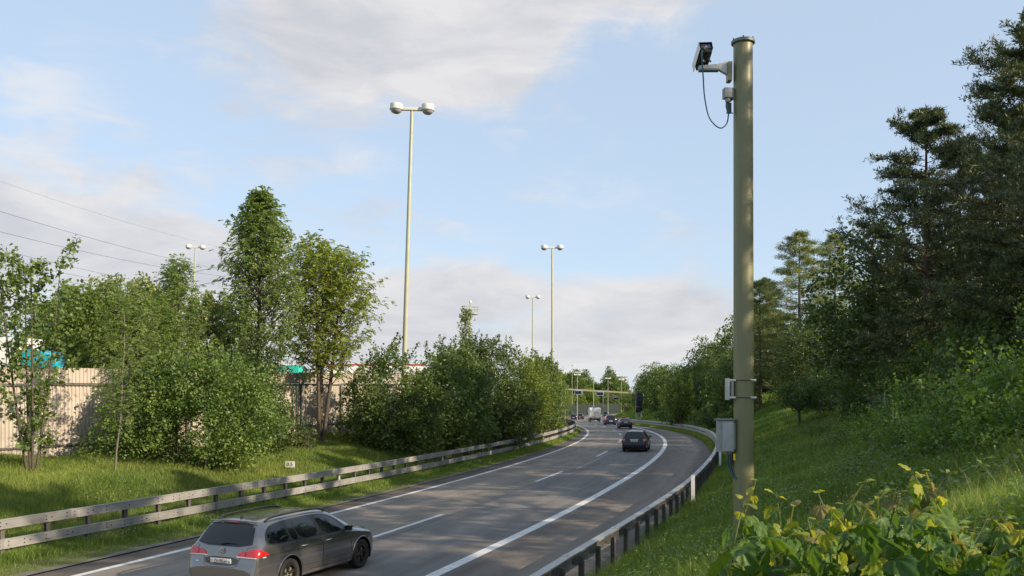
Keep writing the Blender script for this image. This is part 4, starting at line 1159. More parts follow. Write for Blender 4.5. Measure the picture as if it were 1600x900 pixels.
def build_other_cars():
    # black estate
    sp = wagon_spec('estate_car')
    sp['tail'] = [([(.60, .74), (.87, .76), (.85, .93), (.62, .97)], RED), ([(.66, .84), (.82, .85), (.82, .90), (.66, .895)], PINK)]
    sp['plate'] = (0, .79, .50, .115)
    p = mat('black_blue_paint', (.010, .012, .018), .3, 0, .1, 3, spec=.3, coat=.3)
    loc, rz = place(62.9, 2.0, 4.57); c = Car(sp, loc, rz, 'black estate car with chrome roof rails in the right hand lane', 'car', p, detail=1); c.finish(); c.wheels(MT['steel'], 5)
    for sd in (-1, 1): tube_obj('roof_rail', smooth_path([(.6, sd * .56, 1.43), (.8, sd * .575, 1.50), (1.9, sd * .58, 1.525), (2.5, sd * .575, 1.48), (2.6, sd * .57, 1.42)], 3), .022, MT['steel'], c.root, 6)
    c.patch('chrome_strip', [(-.30, .885), (.30, .885), (.30, .915), (-.30, .915)], 'rear', MT['steel'], .006, rnd=0, thick=.01)
    c.line('rear_wiper', [(-.02, 1.03), (.25, 1.05)], 'rear', .03)
    c.patch('brake_light', [(-.15, 1.395), (.15, 1.395), (.15, 1.418), (-.15, 1.418)], 'rear', REDD, .006, rnd=0)
    # taxi saloon
    sp = wagon_spec('taxi'); sp['L'] = 4.7
    sp['top'] = [(0, .60), (.02, .68), (.05, .80), (.075, .93), (.10, .99), (.125, 1.01), (.15, 1.02), (.37, 1.035), (.50, 1.04), (.62, 1.06), (.85, 1.18), (1.2, 1.36), (1.7, 1.45), (2.2, 1.47), (2.55, 1.43), (2.75, 1.38), (2.95, 1.30), (3.2, 1.18), (3.42, 1.06), (3.55, 1.0), (4.28, .87), (4.5, .70), (4.57, .54)]
    sp['roofw'] = [(0, .66), (.10, .70), (.5, .68), (.62, .66), (1.2, .60), (1.7, .575), (2.5, .57), (2.95, .59), (3.5, .70), (4.3, .60), (4.57, .4)]
    sp['side_surround'] = [(.95, 1.02), (3.2, .95), (2.95, 1.20), (2.6, 1.35), (2.2, 1.40), (1.6, 1.37), (1.2, 1.23)]
    sp['side_windows'] = [[(1.1, 1.03), (2.0, .99), (2.0, 1.36), (1.7, 1.35), (1.3, 1.22)], [(2.1, .99), (3.0, .97), (2.8, 1.2), (2.5, 1.32), (2.1, 1.37)]]
    sp.pop('rear_surround'); sp['rear_window'] = [(-.60, 1.075), (.60, 1.075), (.50, 1.37), (-.50, 1.37)]
    sp['tail'] = [([(.52, .80), (.85, .80), (.83, .95), (.56, .97)], RED)]; sp['plate'] = (0, .85, .50, .115)
    p2 = mat('black_taxi_paint', (.012, .013, .018), .3, 0, .1, 3, spec=.3, coat=.3)
    loc, rz = place(119, 1.9, 4.5); c = Car(sp, loc, rz, 'dark saloon taxi with an orange roof sign ahead of the black estate', 'car', p2, detail=1); c.finish(); c.wheels(MT['steel'], 5)
    e = empty('taxi_sign', (2.0, .15, 1.48)); e.parent = c.root; box_obj('sign_light', (-.09, .09, -.26, .26, 0, .16), MT['taxi'], e, bevel=.04); box_obj('sign_base', (-.11, .11, -.29, .29, -.02, .012), MT['black'], e)
    c.patch('chrome_strip', [(-.35, .925), (.35, .925), (.35, .95), (-.35, .95)], 'rear', MT['steel'], .006, rnd=0, thick=.01)
    # dark blue suv
    sp = wagon_spec('suv_car'); sp['top'] = [(a, b * 1.13) for a, b in sp['top']]; sp['belt'] = [(a, b * 1.1) for a, b in sp['belt']]
    sc = lambda L, k=1.12: [(a, b * k) for a, b in L]
    for k in ('side_surround', 'rear_surround', 'rear_window', 'windscreen'): sp[k] = sc(sp[k])
    sp['side_windows'] = [sc(w) for w in sp['side_windows']]; sp['tail'] = [([(.60, .95), (.87, .95), (.85, 1.12), (.62, 1.14)], RED)]; sp['wr'] = .36
    sp['mirror'] = (3.06, 1.1)
    p3 = mat('dark_blue_paint', (.012, .015, .035), .3, 0, .1, 3, spec=.3, coat=.3)
    loc, rz = place(144, 1.95, 4.5); c = Car(sp, loc, rz, 'dark blue sport utility car directly ahead of the taxi', 'car', p3, detail=1); c.finish(); c.wheels(MT['steel'], 5); suv = c
    # three tiny cars beyond: copies
    hatch = mat('far_dark_paint', (.02, .025, .035), .3, .2, .1, 3, coat=.8)
    def far(src, Y, lane, label):
        loc, rz = place(Y, lane, 4.5); return dup(src.root, loc, rz, label)
    far(c, 236, -1.9, 'dark car furthest left, beside the tip of the left guard rail')
    far(c, 250, -1.0, 'dark car with a red tail light, partly hidden by the leftmost car')
    far(c, 292, 1.9, 'small dark car far off in front of the green noise barrier')
    # motorhome
    loc, rz = place(179, 2.2, 6); wht = mat('motorhome_white', (.70, .68, .63), .45, 0, .06, 2); und = mat('motorhome_dark', (.03, .03, .033), .6)
    e = empty('motorhome', loc, rz, 'boxy white motorhome with a rounded back in the right lane', 'motorhome')
    bm = bmesh.new(); prof = [(0, .75), (-.03, 1.2), (0.02, 2.2), (.12, 2.62), (.35, 2.85), (4.2, 2.9), (4.9, 2.75), (5.3, 2.2), (5.3, .75)]
    A = [bm.verts.new((x, -1.08, z)) for x, z in prof]; B = [bm.verts.new((x, 1.08, z)) for x, z in prof]
    bm.faces.new(A); bm.faces.new(B[::-1])
    for i in range(len(prof)): j = (i + 1) % len(prof); bm.faces.new((A[i], B[i], B[j], A[j]))
    bmesh.ops.bevel(bm, geom=bm.edges[:], offset=.07, segments=2, affect='EDGES'); link('living_body', bm_mesh('living_body', bm, 40), wht, e)
    bm = bmesh.new(); box(bm, 5.25, 6.4, -.95, .95, .45, 1.35, bevel=.15); link('cab', bm_mesh('cab', bm, 40), wht, e)
    bm = bmesh.new(); box(bm, .05, 6.2, -.98, .98, .35, .78, bevel=.03); link('chassis', bm_mesh('chassis', bm), und, e)
    box_obj('rear_bumper', (-.08, .1, -1.05, 1.05, .42, .72), und, e, bevel=.04)
    box_obj('rear_box', (-.10, .02, -.62, .62, 1.05, 1.95), mat('rear_hatch', (.60, .57, .50), .5), e, bevel=.04)
    for z0 in (1.02, 1.97): box_obj('red_trim', (-.112, .0, -.66, .66, z0, z0 + .03), MT['orange'], e)
    for sd in (-1, 1):
        box_obj('tail_light', (-.12, .02, sd * .92 - .11, sd * .92 + .11, .72, .98), RED, e, bevel=.02)
        box_obj('wing_mirror', (5.6, 5.7, sd * 1.22 - .1, sd * 1.22 + .1, 1.4, 1.75), und, e, bevel=.02)
    box_obj('roof_vent', (1.2, 2.0, -.35, .35, 2.88, 3.0), mat('vent_blue', (.10, .16, .30), .5), e, bevel=.03); box_obj('roof_vent', (3.0, 3.5, -.3, .3, 2.88, 2.98), wht, e, bevel=.03)
    for x in (1.3, 5.4):
        for sd in (-1, 1): bm = bmesh.new(); lathe(bm, [(0, -.1), (.25, -.1), (.34, -.09), (.34, .09), (.25, .1), (0, .1)], 20, Matrix.Rotation(R(90), 4, 'X')); link('wheel', bm_mesh('wheel', bm, 40), MT['rub'], e, (x, sd * .92, .34))
    # lorries behind the wall
    teal = mat('teal_lorry_paint', (.0, .36, .42), .35, 0, .1, 2, coat=.5); wt = mat('lorry_white', (.75, .74, .71), .5, 0, .05, 1)
    g = 3.0
    q = P(33, 560, 50); e = empty('lorry', (q.x, 50, g), R(-4), 'lorry with white trailer and rounded teal cab showing over the noise wall', 'lorry')
    zt = P(0, 527, 50).z - g; zc = P(0, 545, 50).z - g
    bm = bmesh.new(); box(bm, -12.5, -.12, -.0, 2.5, .9, zt, bevel=.03); tr = link('trailer_box', bm_mesh('trailer_box', bm, 40), wt, e)
    bm = bmesh.new()
    for k in range(12): box(bm, -12.4 + k * 1.05, -12.36 + k * 1.05, -.02, 0.0, 1.0, zt - .1)
    link('trailer_rib', bm_mesh('trailer_rib', bm), MT['galv'], e)
    bm = bmesh.new(); pr = [(0, .8), (0, zc - .02), (.5, zc), (1.1, zc - .12), (1.7, zc - .42), (2.05, zc - .85), (2.15, zc - 1.4), (2.2, .8)]
    A = [bm.verts.new((x, 0, z)) for x, z in pr]; B = [bm.verts.new((x, 2.4, z)) for x, z in pr]; bm.faces.new(A); bm.faces.new(B[::-1])
    for i in range(len(pr)): j = (i + 1) % len(pr); bm.faces.new((A[i], B[i], B[j], A[j]))
    bmesh.ops.bevel(bm, geom=bm.edges[:], offset=.06, segments=2, affect='EDGES'); link('cab', bm_mesh('cab', bm, 40), teal, e)
    box_obj('wind_deflector', (-.1, .05, -.02, 2.4, zc - 1.6, zc - .05), MT['black'], e)
    box_obj('cab_window', (1.1, 1.85, -.012, .0, zc - 1.6, zc - 1.0), GLASS, e)
    for k in range(4): bm = bmesh.new(); lathe(bm, [(0, -.15), (.5, -.15), (.5, .15), (0, .15)], 20, Matrix.Rotation(R(90), 4, 'X')); link('wheel', bm_mesh('wheel', bm, 40), MT['rub'], e, (-11 + k * 1.35 if k < 3 else 1.2, .2, .5))
    q = P(466, 571, 80); e = empty('lorry', (q.x, 80, g), 0, 'lorry with sea green side panel and white swoosh above the wall', 'lorry')
    z1 = q.z - g; grn = mat('sea_green_tarp', (.02, .36, .28), .5, 0, .08, 1)
    box_obj('trailer_box', (-9, 0, 0, 2.5, .9, z1), grn, e, bevel=.03); box_obj('top_rail', (-9, .04, -.04, 2.5, z1 + .002, z1 + .09), wt, e)
    bm = bmesh.new(); vs = [bm.verts.new((a, -.012, b)) for a, b in ((-1.15, z1 - .62), (-.9, z1 - .35), (-.78, z1 - .33), (-.8, z1 - .45), (-.9, z1 - .62))]; f0 = bm.faces.new(vs); r = bmesh.ops.extrude_face_region(bm, geom=[f0])
    for v in [a for a in r['geom'] if isinstance(a, bmesh.types.BMVert)]: v.co.y += .01
    link('white_swoosh', bm_mesh('white_swoosh', bm), wt, e)
    box_obj('cab', (.5, 2.7, 0, 2.4, .6, z1 - .9), wt, e, bevel=.1)
    for k in (-8, -6.6, 1.2): bm = bmesh.new(); lathe(bm, [(0, -.15), (.5, -.15), (.5, .15), (0, .15)], 20, Matrix.Rotation(R(90), 4, 'X')); link('wheel', bm_mesh('wheel', bm, 40), MT['rub'], e, (k, .2, .5))
    q = P(510, 569, 82); e = empty('lorry', (q.x, 82, g), R(2), 'white lorry trailer with a red top edge seen over the wall behind the ash', 'lorry')
    z1 = P(0, 571, 82).z - g
    box_obj('trailer_box', (.0, 9, 0, 2.5, .9, z1), wt, e, bevel=.03); box_obj('red_edge', (-.02, 9.02, -.03, 2.53, z1 + .002, z1 + .13), mat('red_trim', (.42, .02, .03), .5), e); box_obj('side_rail', (0, 9, -.02, -.002, z1 - .75, z1 - .68), MT['cabinet'], e)
    for k in (1, 2.4, 8): bm = bmesh.new(); lathe(bm, [(0, -.15), (.5, -.15), (.5, .15), (0, .15)], 20, Matrix.Rotation(R(90), 4, 'X')); link('wheel', bm_mesh('wheel', bm, 40), MT['rub'], e, (k, .2, .5))


HERO = (-4.78, 19.5, R(23.0))


# ------------------------------------------------------------------ foliage makers
def nrm(a): return a / np.maximum(np.linalg.norm(a, axis=-1, keepdims=True), 1e-9)


def leaf_quads(P_, D, size, aspect, rng, up=.6, fold=.12):
    """one kite-shaped leaf at each point"""
    n = len(P_); D = nrm(D); size = np.broadcast_to(size, n)[:, None]
    N = nrm(rng.normal(size=(n, 3)) * (1 - up) + np.array([0, 0, 1.0]) * up); N = nrm(N - D * (N * D).sum(1, keepdims=True))
    Sd = np.cross(N, D)
    V = np.empty((n, 4, 3)); V[:, 0] = P_; V[:, 1] = P_ + D * size * .48 + Sd * size * aspect * .5 + N * size * fold
    V[:, 2] = P_ + D * size; V[:, 3] = P_ + D * size * .48 - Sd * size * aspect * .5 + N * size * fold
    F = np.arange(n * 4).reshape(n, 4)
    return V.reshape(-1, 3), F


def tubes_np(segs):
    """segs: list of (points(k,3), radii(k)) -> one mesh of 5 sided tubes"""
    V = []; F = []; o = 0
    for pts, rad in segs:
        pts = np.asarray(pts); k = len(pts); d = np.gradient(pts, axis=0); d = nrm(d)
        ref = np.array([1, 0, 0]) if abs(d[0][0]) < .8 else np.array([0, 1, 0])
        u = nrm(np.cross(d, ref)); v = np.cross(d, u); sg = 6 if rad[0] > .05 else (4 if rad[0] > .015 else 3)
        for j in range(sg): pass
        a = 2 * np.pi * np.arange(sg) / sg
        ring = pts[:, None] + (u[:, None] * np.cos(a)[None, :, None] + v[:, None] * np.sin(a)[None, :, None]) * np.asarray(rad)[:, None, None]
        V.append(ring.reshape(-1, 3))
        i = np.arange(k - 1)[:, None] * sg; j = np.arange(sg)[None, :]; j2 = (j + 1) % sg
        F.append(np.stack([i + j, i + j2, i + sg + j2, i + sg + j], -1).reshape(-1, 4) + o); o += k * sg
    return np.concatenate(V), np.concatenate(F)


def curve_branch(rng, p, d, L, n, up, wob):
    pts = [p]; d = d / np.linalg.norm(d)
    for i in range(n):
        d = d + np.array([0, 0, up]) / n + rng.normal(size=3) * wob / n; d = d / np.linalg.norm(d)
        p = p + d * L / n; pts.append(p)
    return np.array(pts), d


def branching(rng, H, R0, stems=1, h0=.25, env=lambda u: 1.0, nb=40, width=3.0, up=.5, incl=.9, sub=6, subf=.4, r0=.12, spread=.35, lean=(0, 0), twist=.25, flat=1.0):
    """trunks, boughs, twigs. env(u) gives relative crown radius at relative height u. returns segments and twig points, twig directions"""
    segs = []; TP = []; TD = []
    ang = rng.uniform(0, 6.28)
    for s in range(stems):
        az = ang + 6.283 * s / stems + rng.normal() * .3
        d0 = np.array([math.cos(az) * spread * (stems > 1) + lean[0], math.sin(az) * spread * (stems > 1) + lean[1], 1.0])
        hh = H * (1 - .12 * rng.random() * (s > 0))
        tr, _ = curve_branch(rng, np.array([math.cos(az), math.sin(az), 0]) * .1 * (stems > 1) - np.array([0, 0, .3]), d0, hh * 1.0 / np.linalg.norm(d0) * 1.03, 12, .45 * (stems > 1), .22 * twist)
        rad = r0 * (1 - np.linspace(0, 1, 13)) ** .75 / math.sqrt(stems) + .006
        segs.append((tr, rad))
        m = max(4, nb // stems)
        for i in range(m):
            u = h0 + (1 - h0) * ((i + rng.random()) / m) ** .85; u = min(u, .985); k = u * 12; a = int(k); f = k - a
            p = tr[a] * (1 - f) + tr[min(a + 1, 12)] * f
            w = width * env((u - h0) / (1 - h0)) * (.72 + .45 * rng.random())
            if w < .15: w = .15
            th = i * 2.39996 + s; el = incl * (1 - .3 * u) + rng.normal() * .1
            d = np.array([math.cos(th) * math.cos(el), math.sin(th) * math.cos(el), math.sin(el)]); 
            br, dl = curve_branch(rng, p, d, w, 6, up, .5)
            rb = max(.008, min(.45 * (r0 * (1 - u) ** .8 / math.sqrt(stems) + .01), .012 * w + .008)) * (1 - .8 * np.linspace(0, 1, 7))
            segs.append((br, rb))
            for q in range(sub):
                v = .25 + .75 * (q + rng.random()) / sub; kk = min(v, .99) * 6; a2 = int(kk); f2 = kk - a2
                p2 = br[a2] * (1 - f2) + br[a2 + 1] * f2; dd = nrm(br[a2 + 1] - br[a2]) + rng.normal(size=3) * .75 * np.array([1, 1, flat])
                tw, dt = curve_branch(rng, p2, dd, w * subf * (1.15 - .6 * v) + .12, 4, up * .5, .5)
                segs.append((tw, rb[a2] * .45 * (1 - .7 * np.linspace(0, 1, 5)) + .002))
                TP.append(tw); TD.append(np.repeat(dt[None], 5, 0))
            TP.append(br[3:]); TD.append(np.repeat(dl[None], 4, 0))
    return segs, np.concatenate(TP), np.concatenate(TD)


def tree_obj(name, segs, LV, LF, var, leafm, barkm, label=None, group=None, cat='tree'):
    e = empty(name, (0, 0, 0), 0, label, cat, group)
    TV, TF = tubes_np(segs)
    link('trunk', mesh_np('trunk', TV, TF, smooth=True), barkm, e)
    link('crown', mesh_np('crown', LV, LF, var), leafm, e)
    return e


def spray(rng, TP, TD, per, rad, size, aspect, up, dirjit=.8, droop=0.0, sjit=.35):
    n = len(TP) * per; P_ = np.repeat(TP, per, 0) + rng.normal(size=(n, 3)) * rad; D = np.repeat(TD, per, 0) + rng.normal(size=(n, 3)) * dirjit; D[:, 2] -= droop
    sz = size * (1 + sjit * rng.normal(size=n)).clip(.4, 1.8)
    V, F = leaf_quads(P_, D, sz, aspect, rng, up)
    clump = np.repeat(rng.random(len(TP)), per)
    var = (.55 * rng.random(n) + .45 * clump).clip(0, 1)
    return V, F, var


def pinnate(rng, TP, TD, per, L, lsz, n=6, droop=.35):
    """compound leaves of paired leaflets (ash)"""
    m = len(TP) * per; P_ = np.repeat(TP, per, 0) + rng.normal(size=(m, 3)) * .08
    D = nrm(np.repeat(nrm(TD), per, 0) + rng.normal(size=(m, 3)) * .9); D[:, 2] -= droop * .5; D = nrm(D)
    N = nrm(np.array([0, 0, 1.0]) + rng.normal(size=(m, 3)) * .3); Sd = nrm(np.cross(D, N))
    pts = []; dr = []; vv = []; cl = rng.random(m)
    for k in range(n):
        for s in (-1, 1):
            pts.append(P_ + D * L * (.25 + .75 * k / n) - np.array([0, 0, 1.0]) * L * droop * (k / n) ** 2); dr.append(Sd * s + D * .6 - np.array([0, 0, .25])); vv.append(cl * .6 + .4 * rng.random(m))
    pts = np.concatenate(pts); dr = np.concatenate(dr)
    V, F = leaf_quads(pts, dr, lsz * (1 + .2 * rng.normal(size=len(pts))).clip(.5, 1.6), .44, rng, .42, .06)
    return V, F, np.concatenate(vv)


def blob_crown(rng, ells, nb, br, per, size, aspect=.75, up=.45, zmin=None, flat=.75, shell=.55, clumpv=.5):
    """clumpy leaf masses spread through a union of ellipsoids; ells: (cx,cy,cz,rx,ry,rz)"""
    w = np.array([e[3] * e[4] + e[3] * e[5] for e in ells]); w = w / w.sum()
    idx = rng.choice(len(ells), nb, p=w); E = np.array(ells)[idx]
    u = nrm(rng.normal(size=(nb, 3))); rr = (1 - shell * rng.random(nb) ** 1.7)[:, None]
    C_ = E[:, :3] + u * E[:, 3:] * rr
    C_ += rng.normal(size=C_.shape) * br * .35
    R_ = br * (.55 + .9 * rng.random(nb))
    n = nb * per; du = nrm(rng.normal(size=(n, 3)) + np.repeat(u, per, 0) * .45 + np.array([0, 0, .25]))
    Rr = np.repeat(R_, per)[:, None] * (.35 + .65 * rng.random((n, 1)) ** .5)
    P_ = np.repeat(C_, per, 0) + du * Rr * np.array([1, 1, flat])
    D = nrm(du * .8 + rng.normal(size=(n, 3)) * .6 + np.array([0, 0, -.25])); sz = size * (1 + .3 * rng.normal(size=n)).clip(.45, 1.7)
    if zmin is not None:
        k = P_[:, 2] > zmin; P_, D, sz = P_[k], D[k], sz[k]; var = np.repeat(rng.random(nb), per)[k]
    else: var = np.repeat(rng.random(nb), per)
    V, F = leaf_quads(P_, D, sz, aspect, rng, up)
    return V, F, (clumpv * var + (1 - clumpv) * rng.random(len(F))).clip(0, 1), C_


def bush_obj(name, rng, ells, nb, br, per, size, leafm, label, group=None, up=.45, cat='shrub', stems=6, bark=None, aspect=.75, zmin=.05, shell=.55, topspray=0):
    V, F, var, C_ = blob_crown(rng, ells, nb, br, per, size, aspect=aspect, up=up, zmin=zmin, shell=shell, clumpv=.7)  # per-clump leaf tones imitate lit tops and shaded hollows
    segs = []
    pick = rng.choice(len(C_), min(len(C_), stems * 9), replace=False)
    for j, i in enumerate(pick):
        a = C_[i]; b = np.array([ells[0][0], ells[0][1], -.3]) + rng.normal(size=3) * np.array([.3, .3, 0])
        m = (a + b) / 2 + rng.normal(size=3) * .25 + np.array([0, 0, .2]); t = np.linspace(0, 1, 8)[:, None]
        pts = (1 - t) ** 2 * b + 2 * t * (1 - t) * m + t * t * a
        segs.append((pts, (.05 if j < stems else .022) * (1 - .8 * t[:, 0]) + .004))
    if topspray:
        k = np.argsort(C_[:, 2] + rng.normal(size=len(C_)) * .5)[-topspray:]
        tp = []; td = []
        for i in k:
            o = C_[i]; d = nrm(np.array([rng.normal() * .35, rng.normal() * .35, 1.0])); l = .5 + .7 * rng.random(); seg = o + np.linspace(0, l, 7)[:, None] * d
            segs.append((seg, .008 * (1 - .7 * np.linspace(0, 1, 7)) + .002)); tp.append(seg); td.append(np.repeat(d[None], 7, 0))
        V2, F2, v2 = spray(rng, np.concatenate(tp), np.concatenate(td), 5, .06, size, aspect, .4, .9)
        F = np.concatenate([F, F2 + len(V)]); V = np.concatenate([V, V2]); var = np.concatenate([var, v2])
    e = empty(name, (0, 0, 0), 0, label, cat, group)
    TV, TF = tubes_np(segs); link('stems', mesh_np('stems', TV, TF), bark or MT['bark'], e)
    link('foliage', mesh_np('foliage', V, F, var), leafm, e)
    return e


def pine_obj(seed, H=14, width=3.6, h0=.3, nb=46, label=None, group=None, needle=.20, sub=9, per=20, env=None):
    rng = np.random.default_rng(seed)
    env = env or (lambda u: (1 - u) ** .6 * (.75 + .25 * math.sin(u * 17)) * (.55 + 1.2 * min(u * 3, 1)) * .78 * (1 if u < .8 else .45 + (1 - u) * 2.75) + .05)
    segs, TP, TD = branching(rng, H, 1, 1, h0, env, nb, width, .30, .10, sub, .38, .19, flat=.45)
    n = len(TP) * per; T = np.repeat(TP, per, 0) + rng.normal(size=(n, 3)) * np.array([.11, .11, .05])
    D = nrm(np.repeat(nrm(TD), per, 0) * .5 + rng.normal(size=(n, 3)) * .6 + np.array([0, 0, .45]))
    V, F = leaf_quads(T, D, needle * (1 + .25 * rng.normal(size=n)).clip(.5, 1.5), .2, rng, .1, .02)
    var = (.6 * np.repeat(rng.random(len(TP)), per) + .4 * rng.random(n))
    return tree_obj('pine_tree', segs, V, F, var, LEAF['pine'], MT['barkp'], label, group)


def larch_obj(seed, H, width, label, group=None):
    rng = np.random.default_rng(seed)
    env = lambda u: (1 - u) ** .68 * (.8 + .2 * math.sin(u * 23)) + .04
    segs, TP, TD = branching(rng, H, 1, 1, .16, env, 90, width * 1.5, .12, .05, 8, .24, .17, twist=.08)
    n = len(TP) * 12; T = np.repeat(TP, 12, 0) + rng.normal(size=(n, 3)) * np.array([.11, .11, .12]) - np.array([0, 0, .1])
    D = nrm(rng.normal(size=(n, 3)) + np.array([0, 0, -.5])); V, F = leaf_quads(T, D, .20 * (1 + .3 * rng.normal(size=n)).clip(.5, 1.5), .16, rng, .1, .03)
    return tree_obj('larch_tree', segs, V, F, (.5 * np.repeat(rng.random(len(TP)), 12) + .5 * rng.random(n)), LEAF['larch'], MT['bark'], label, group)


def at_ground(o, x, y, dz=0.0): o.location = (x, y, gl(x, y) + dz)


def build_left_trees():
    # A: young maple, several thin stems, far left
    rng = np.random.default_rng(11)
    segs, TP, TD = branching(rng, 7.9, 1, 4, .10, lambda u: .55 + .5 * math.sin(min(u, 1) * 2.8), 48, 1.3, .6, .75, 4, .45, .09, spread=.19)
    V, F, v = spray(rng, TP, TD, 4, .08, .125, .95, .62, 1.0, .25)
    t = tree_obj('maple_sapling', segs, V, F, v, LEAF['maple'], MT['bark'], 'sparse young maple with thin dark stems at the far left in front of the wall'); at_ground(t, -16.6, 31.0)
    # B: slender sapling
    rng = np.random.default_rng(5)
    segs, TP, TD = branching(rng, 6.6, 1, 1, .22, lambda u: .55 + .6 * math.sin(u * 3), 38, 1.1, .5, .5, 4, .45, .036, lean=(.06, 0), twist=2.2)
    V, F, v = pinnate(rng, TP, TD, 1, .26, .085, 4)
    t = tree_obj('ash_sapling', segs, V, F, v, LEAF['ash'], mat('pale_bark', (.14, .125, .095), .9), 'slender leaning sapling with a pale trunk against the beige wall panel'); at_ground(t, -14.3, 32.2)
    rng = np.random.default_rng(15)
    segs, TP, TD = branching(rng, 6.6, 1, 2, .12, lambda u: .9 - .6 * u, 60, 1.5, .45, .6, 5, .4, .09, spread=.1)
    V, F, v = pinnate(rng, TP, TD, 1, .26, .09, 4)
    t = tree_obj('ash_sapling', segs, V, F, v, LEAF['ash'], MT['bark'], 'bushy narrow sapling between the pale trunk and the big hazel bush'); at_ground(t, -14.2, 36.3)
    # D: pointed small tree
    rng = np.random.default_rng(21)
    segs, TP, TD = branching(rng, 8.2, 1, 2, .16, lambda u: (1 - u) ** .75 * 1.0 + .12, 78, 2.0, .5, .55, 5, .36, .11, spread=.06)
    V, F, v = pinnate(rng, TP, TD, 1, .28, .10, 5)
    t = tree_obj('ash_tree', segs, V, F, v, LEAF['ash'], MT['bark'], 'pointed medium tree just left of the pale lamp mast'); at_ground(t, -14.3, 38.0)
    # E: the great hazel bush
    rng = np.random.default_rng(31)
    b = bush_obj('hazel_bush', rng, [(-.3, 0, 2.3, 3.0, 2.2, 2.2), (-2.6, -.3, 2.0, 1.5, 1.5, 1.9), (1.3, .2, 2.1, 1.5, 1.5, 1.7), (-.4, -.6, 3.3, 2.2, 1.6, 1.0), (-3.2, -.9, .9, 1.1, 1.0, .9)], 640, .44, 58, .10, LEAF['hazel'],
                 'broad rounded hazel bush on the left bank beside the beige wall', topspray=70, stems=2, shell=.45); at_ground(b, -12.2, 35.8)
    # E2 darker bush right of it
    rng = np.random.default_rng(32)
    b = bush_obj('hornbeam_bush', rng, [(0, 0, 2.6, 1.35, 1.5, 2.6), (.3, -.2, 1.2, 1.4, 1.3, 1.2), (-.9, .3, 3.4, 1.2, 1.2, 1.6)], 480, .34, 40, .10, LEAF['dark'],
                 'dark dense bush between the broad hazel and the bare wall panels', topspray=16); at_ground(b, -11.75, 42.5)
    # F: tallest ash
    rng = np.random.default_rng(41)
    segs, TP, TD = branching(rng, 12.6, 1, 1, .26, lambda u: 1.15 * math.sin(min(1, u * .86 + .16) * math.pi) ** .6 * (1 - .58 * u) + .06, 100, 2.75, .6, .75, 6, .42, .15, spread=.05)
    V, F, v = pinnate(rng, TP, TD, 1, .34, .15, 5, .5)
    t = tree_obj('ash_tree', segs, V, F, v, LEAF['ash'], MT['bark'], 'tallest ash tree on the left, tapering to a narrow top'); at_ground(t, -12.75, 45.2)
    # G: second ash, rounded, three dark stems
    rng = np.random.default_rng(43)
    segs, TP, TD = branching(rng, 10.6, 1, 3, .33, lambda u: 1.1 * math.sin(min(1, u * .80 + .17) * math.pi) ** .5 + .03, 140, 2.4, .4, .6, 5, .42, .22, spread=.11, lean=(.05, 0))
    V, F, v = pinnate(rng, TP, TD, 1, .34, .15, 5, .5)
    t = tree_obj('ash_tree', segs, V, F, v, LEAF['ash2'], MT['bark'], 'round topped yellowish ash with dark forked stems before the bare wall panels'); at_ground(t, -10.6, 49.6)
    rng = np.random.default_rng(44)
    b = bush_obj('ground_shrub', rng, [(0, 0, .5, .9, .6, .5)], 50, .2, 22, .09, LEAF['dark'], 'low straggly shrub at the foot of the forked ash', stems=3, zmin=.0); at_ground(b, -10.6, 45.0)
    # H..K hedge along the rail
    def bl(x, y, seed, ells, nb, leaf, label, br=.46, per=40, size=.135, kind='roadside_bush', ts=34):
        nb = int(nb * 1.35)
        b = bush_obj(kind, np.random.default_rng(seed), ells, nb, br, per, size, LEAF[leaf], label, topspray=ts); at_ground(b, x, y); return b
    bl(-6.6, 50.5, 51, [(-.3, 0, 2.7, 2.2, 2.0, 2.8), (1.8, .4, 2.4, 1.6, 1.8, 2.5), (-1.7, .3, 2.1, 1.3, 1.4, 2.1), (.4, -.9, 1.2, 2.4, 1.4, 1.2), (2.8, 2.5, 2.8, 1.5, 1.8, 2.8)], 560, 'mixed', 'nearest dark green bush of the long row, right of the forked ash')
    bl(-4.0, 56.5, 52, [(0, 0, 3.2, 2.1, 2.1, 3.3), (1.4, 0, 4.0, 1.2, 1.4, 2.6), (.6, -1.0, 1.4, 2.4, 1.6, 1.5)], 430, 'mixed', 'taller bush of the row, with the lamp mast rising to its left')
    bl(-1.5, 63, 53, [(0, 0, 3.4, 2.0, 2.2, 3.5), (-1.2, 0, 4.8, 1.1, 1.3, 2.4), (1.5, -.6, 2.2, 1.5, 1.6, 2.3)], 430, 'dark', 'dark middle bush of the row with uneven top shoots')
    rng = np.random.default_rng(54)
    segs, TP, TD = branching(rng, 9.2, 1, 1, .3, lambda u: (1 - u) * 1.0 + .12, 34, 1.3, .55, .8, 4, .45, .10)
    V, F, v = spray(rng, TP, TD, 3, .12, .13, .7, .4)
    t = tree_obj('poplar_tree', segs, V, F, v, LEAF['larch'], MT['bark'], 'pale narrow pointed tree sticking up from the middle of the bush row'); at_ground(t, -3.4, 66)
    bl(1.1, 71, 55, [(0, 0, 3.2, 1.9, 2.4, 3.2), (-1.0, -.6, 2.2, 1.6, 1.8, 2.2), (.8, .5, 3.8, 1.2, 1.6, 2.2)], 400, 'yel', 'light yellow green bush two thirds along the row')
    bl(3.0, 80, 56, [(-.2, 0, 3.4, 1.7, 2.5, 3.4), (-.9, 0, 4.6, 1.0, 1.6, 2.3)], 330, 'mixed', 'mid green bush just before the last one of the row', per=30, size=.145)
    bl(3.9, 91, 57, [(0, 0, 3.2, 1.7, 2.6, 3.2), (-.6, 1, 4.4, 1.3, 2.0, 2.3)], 330, 'yel', 'last bright bush of the row beside the distant lamp masts', per=30, size=.15)
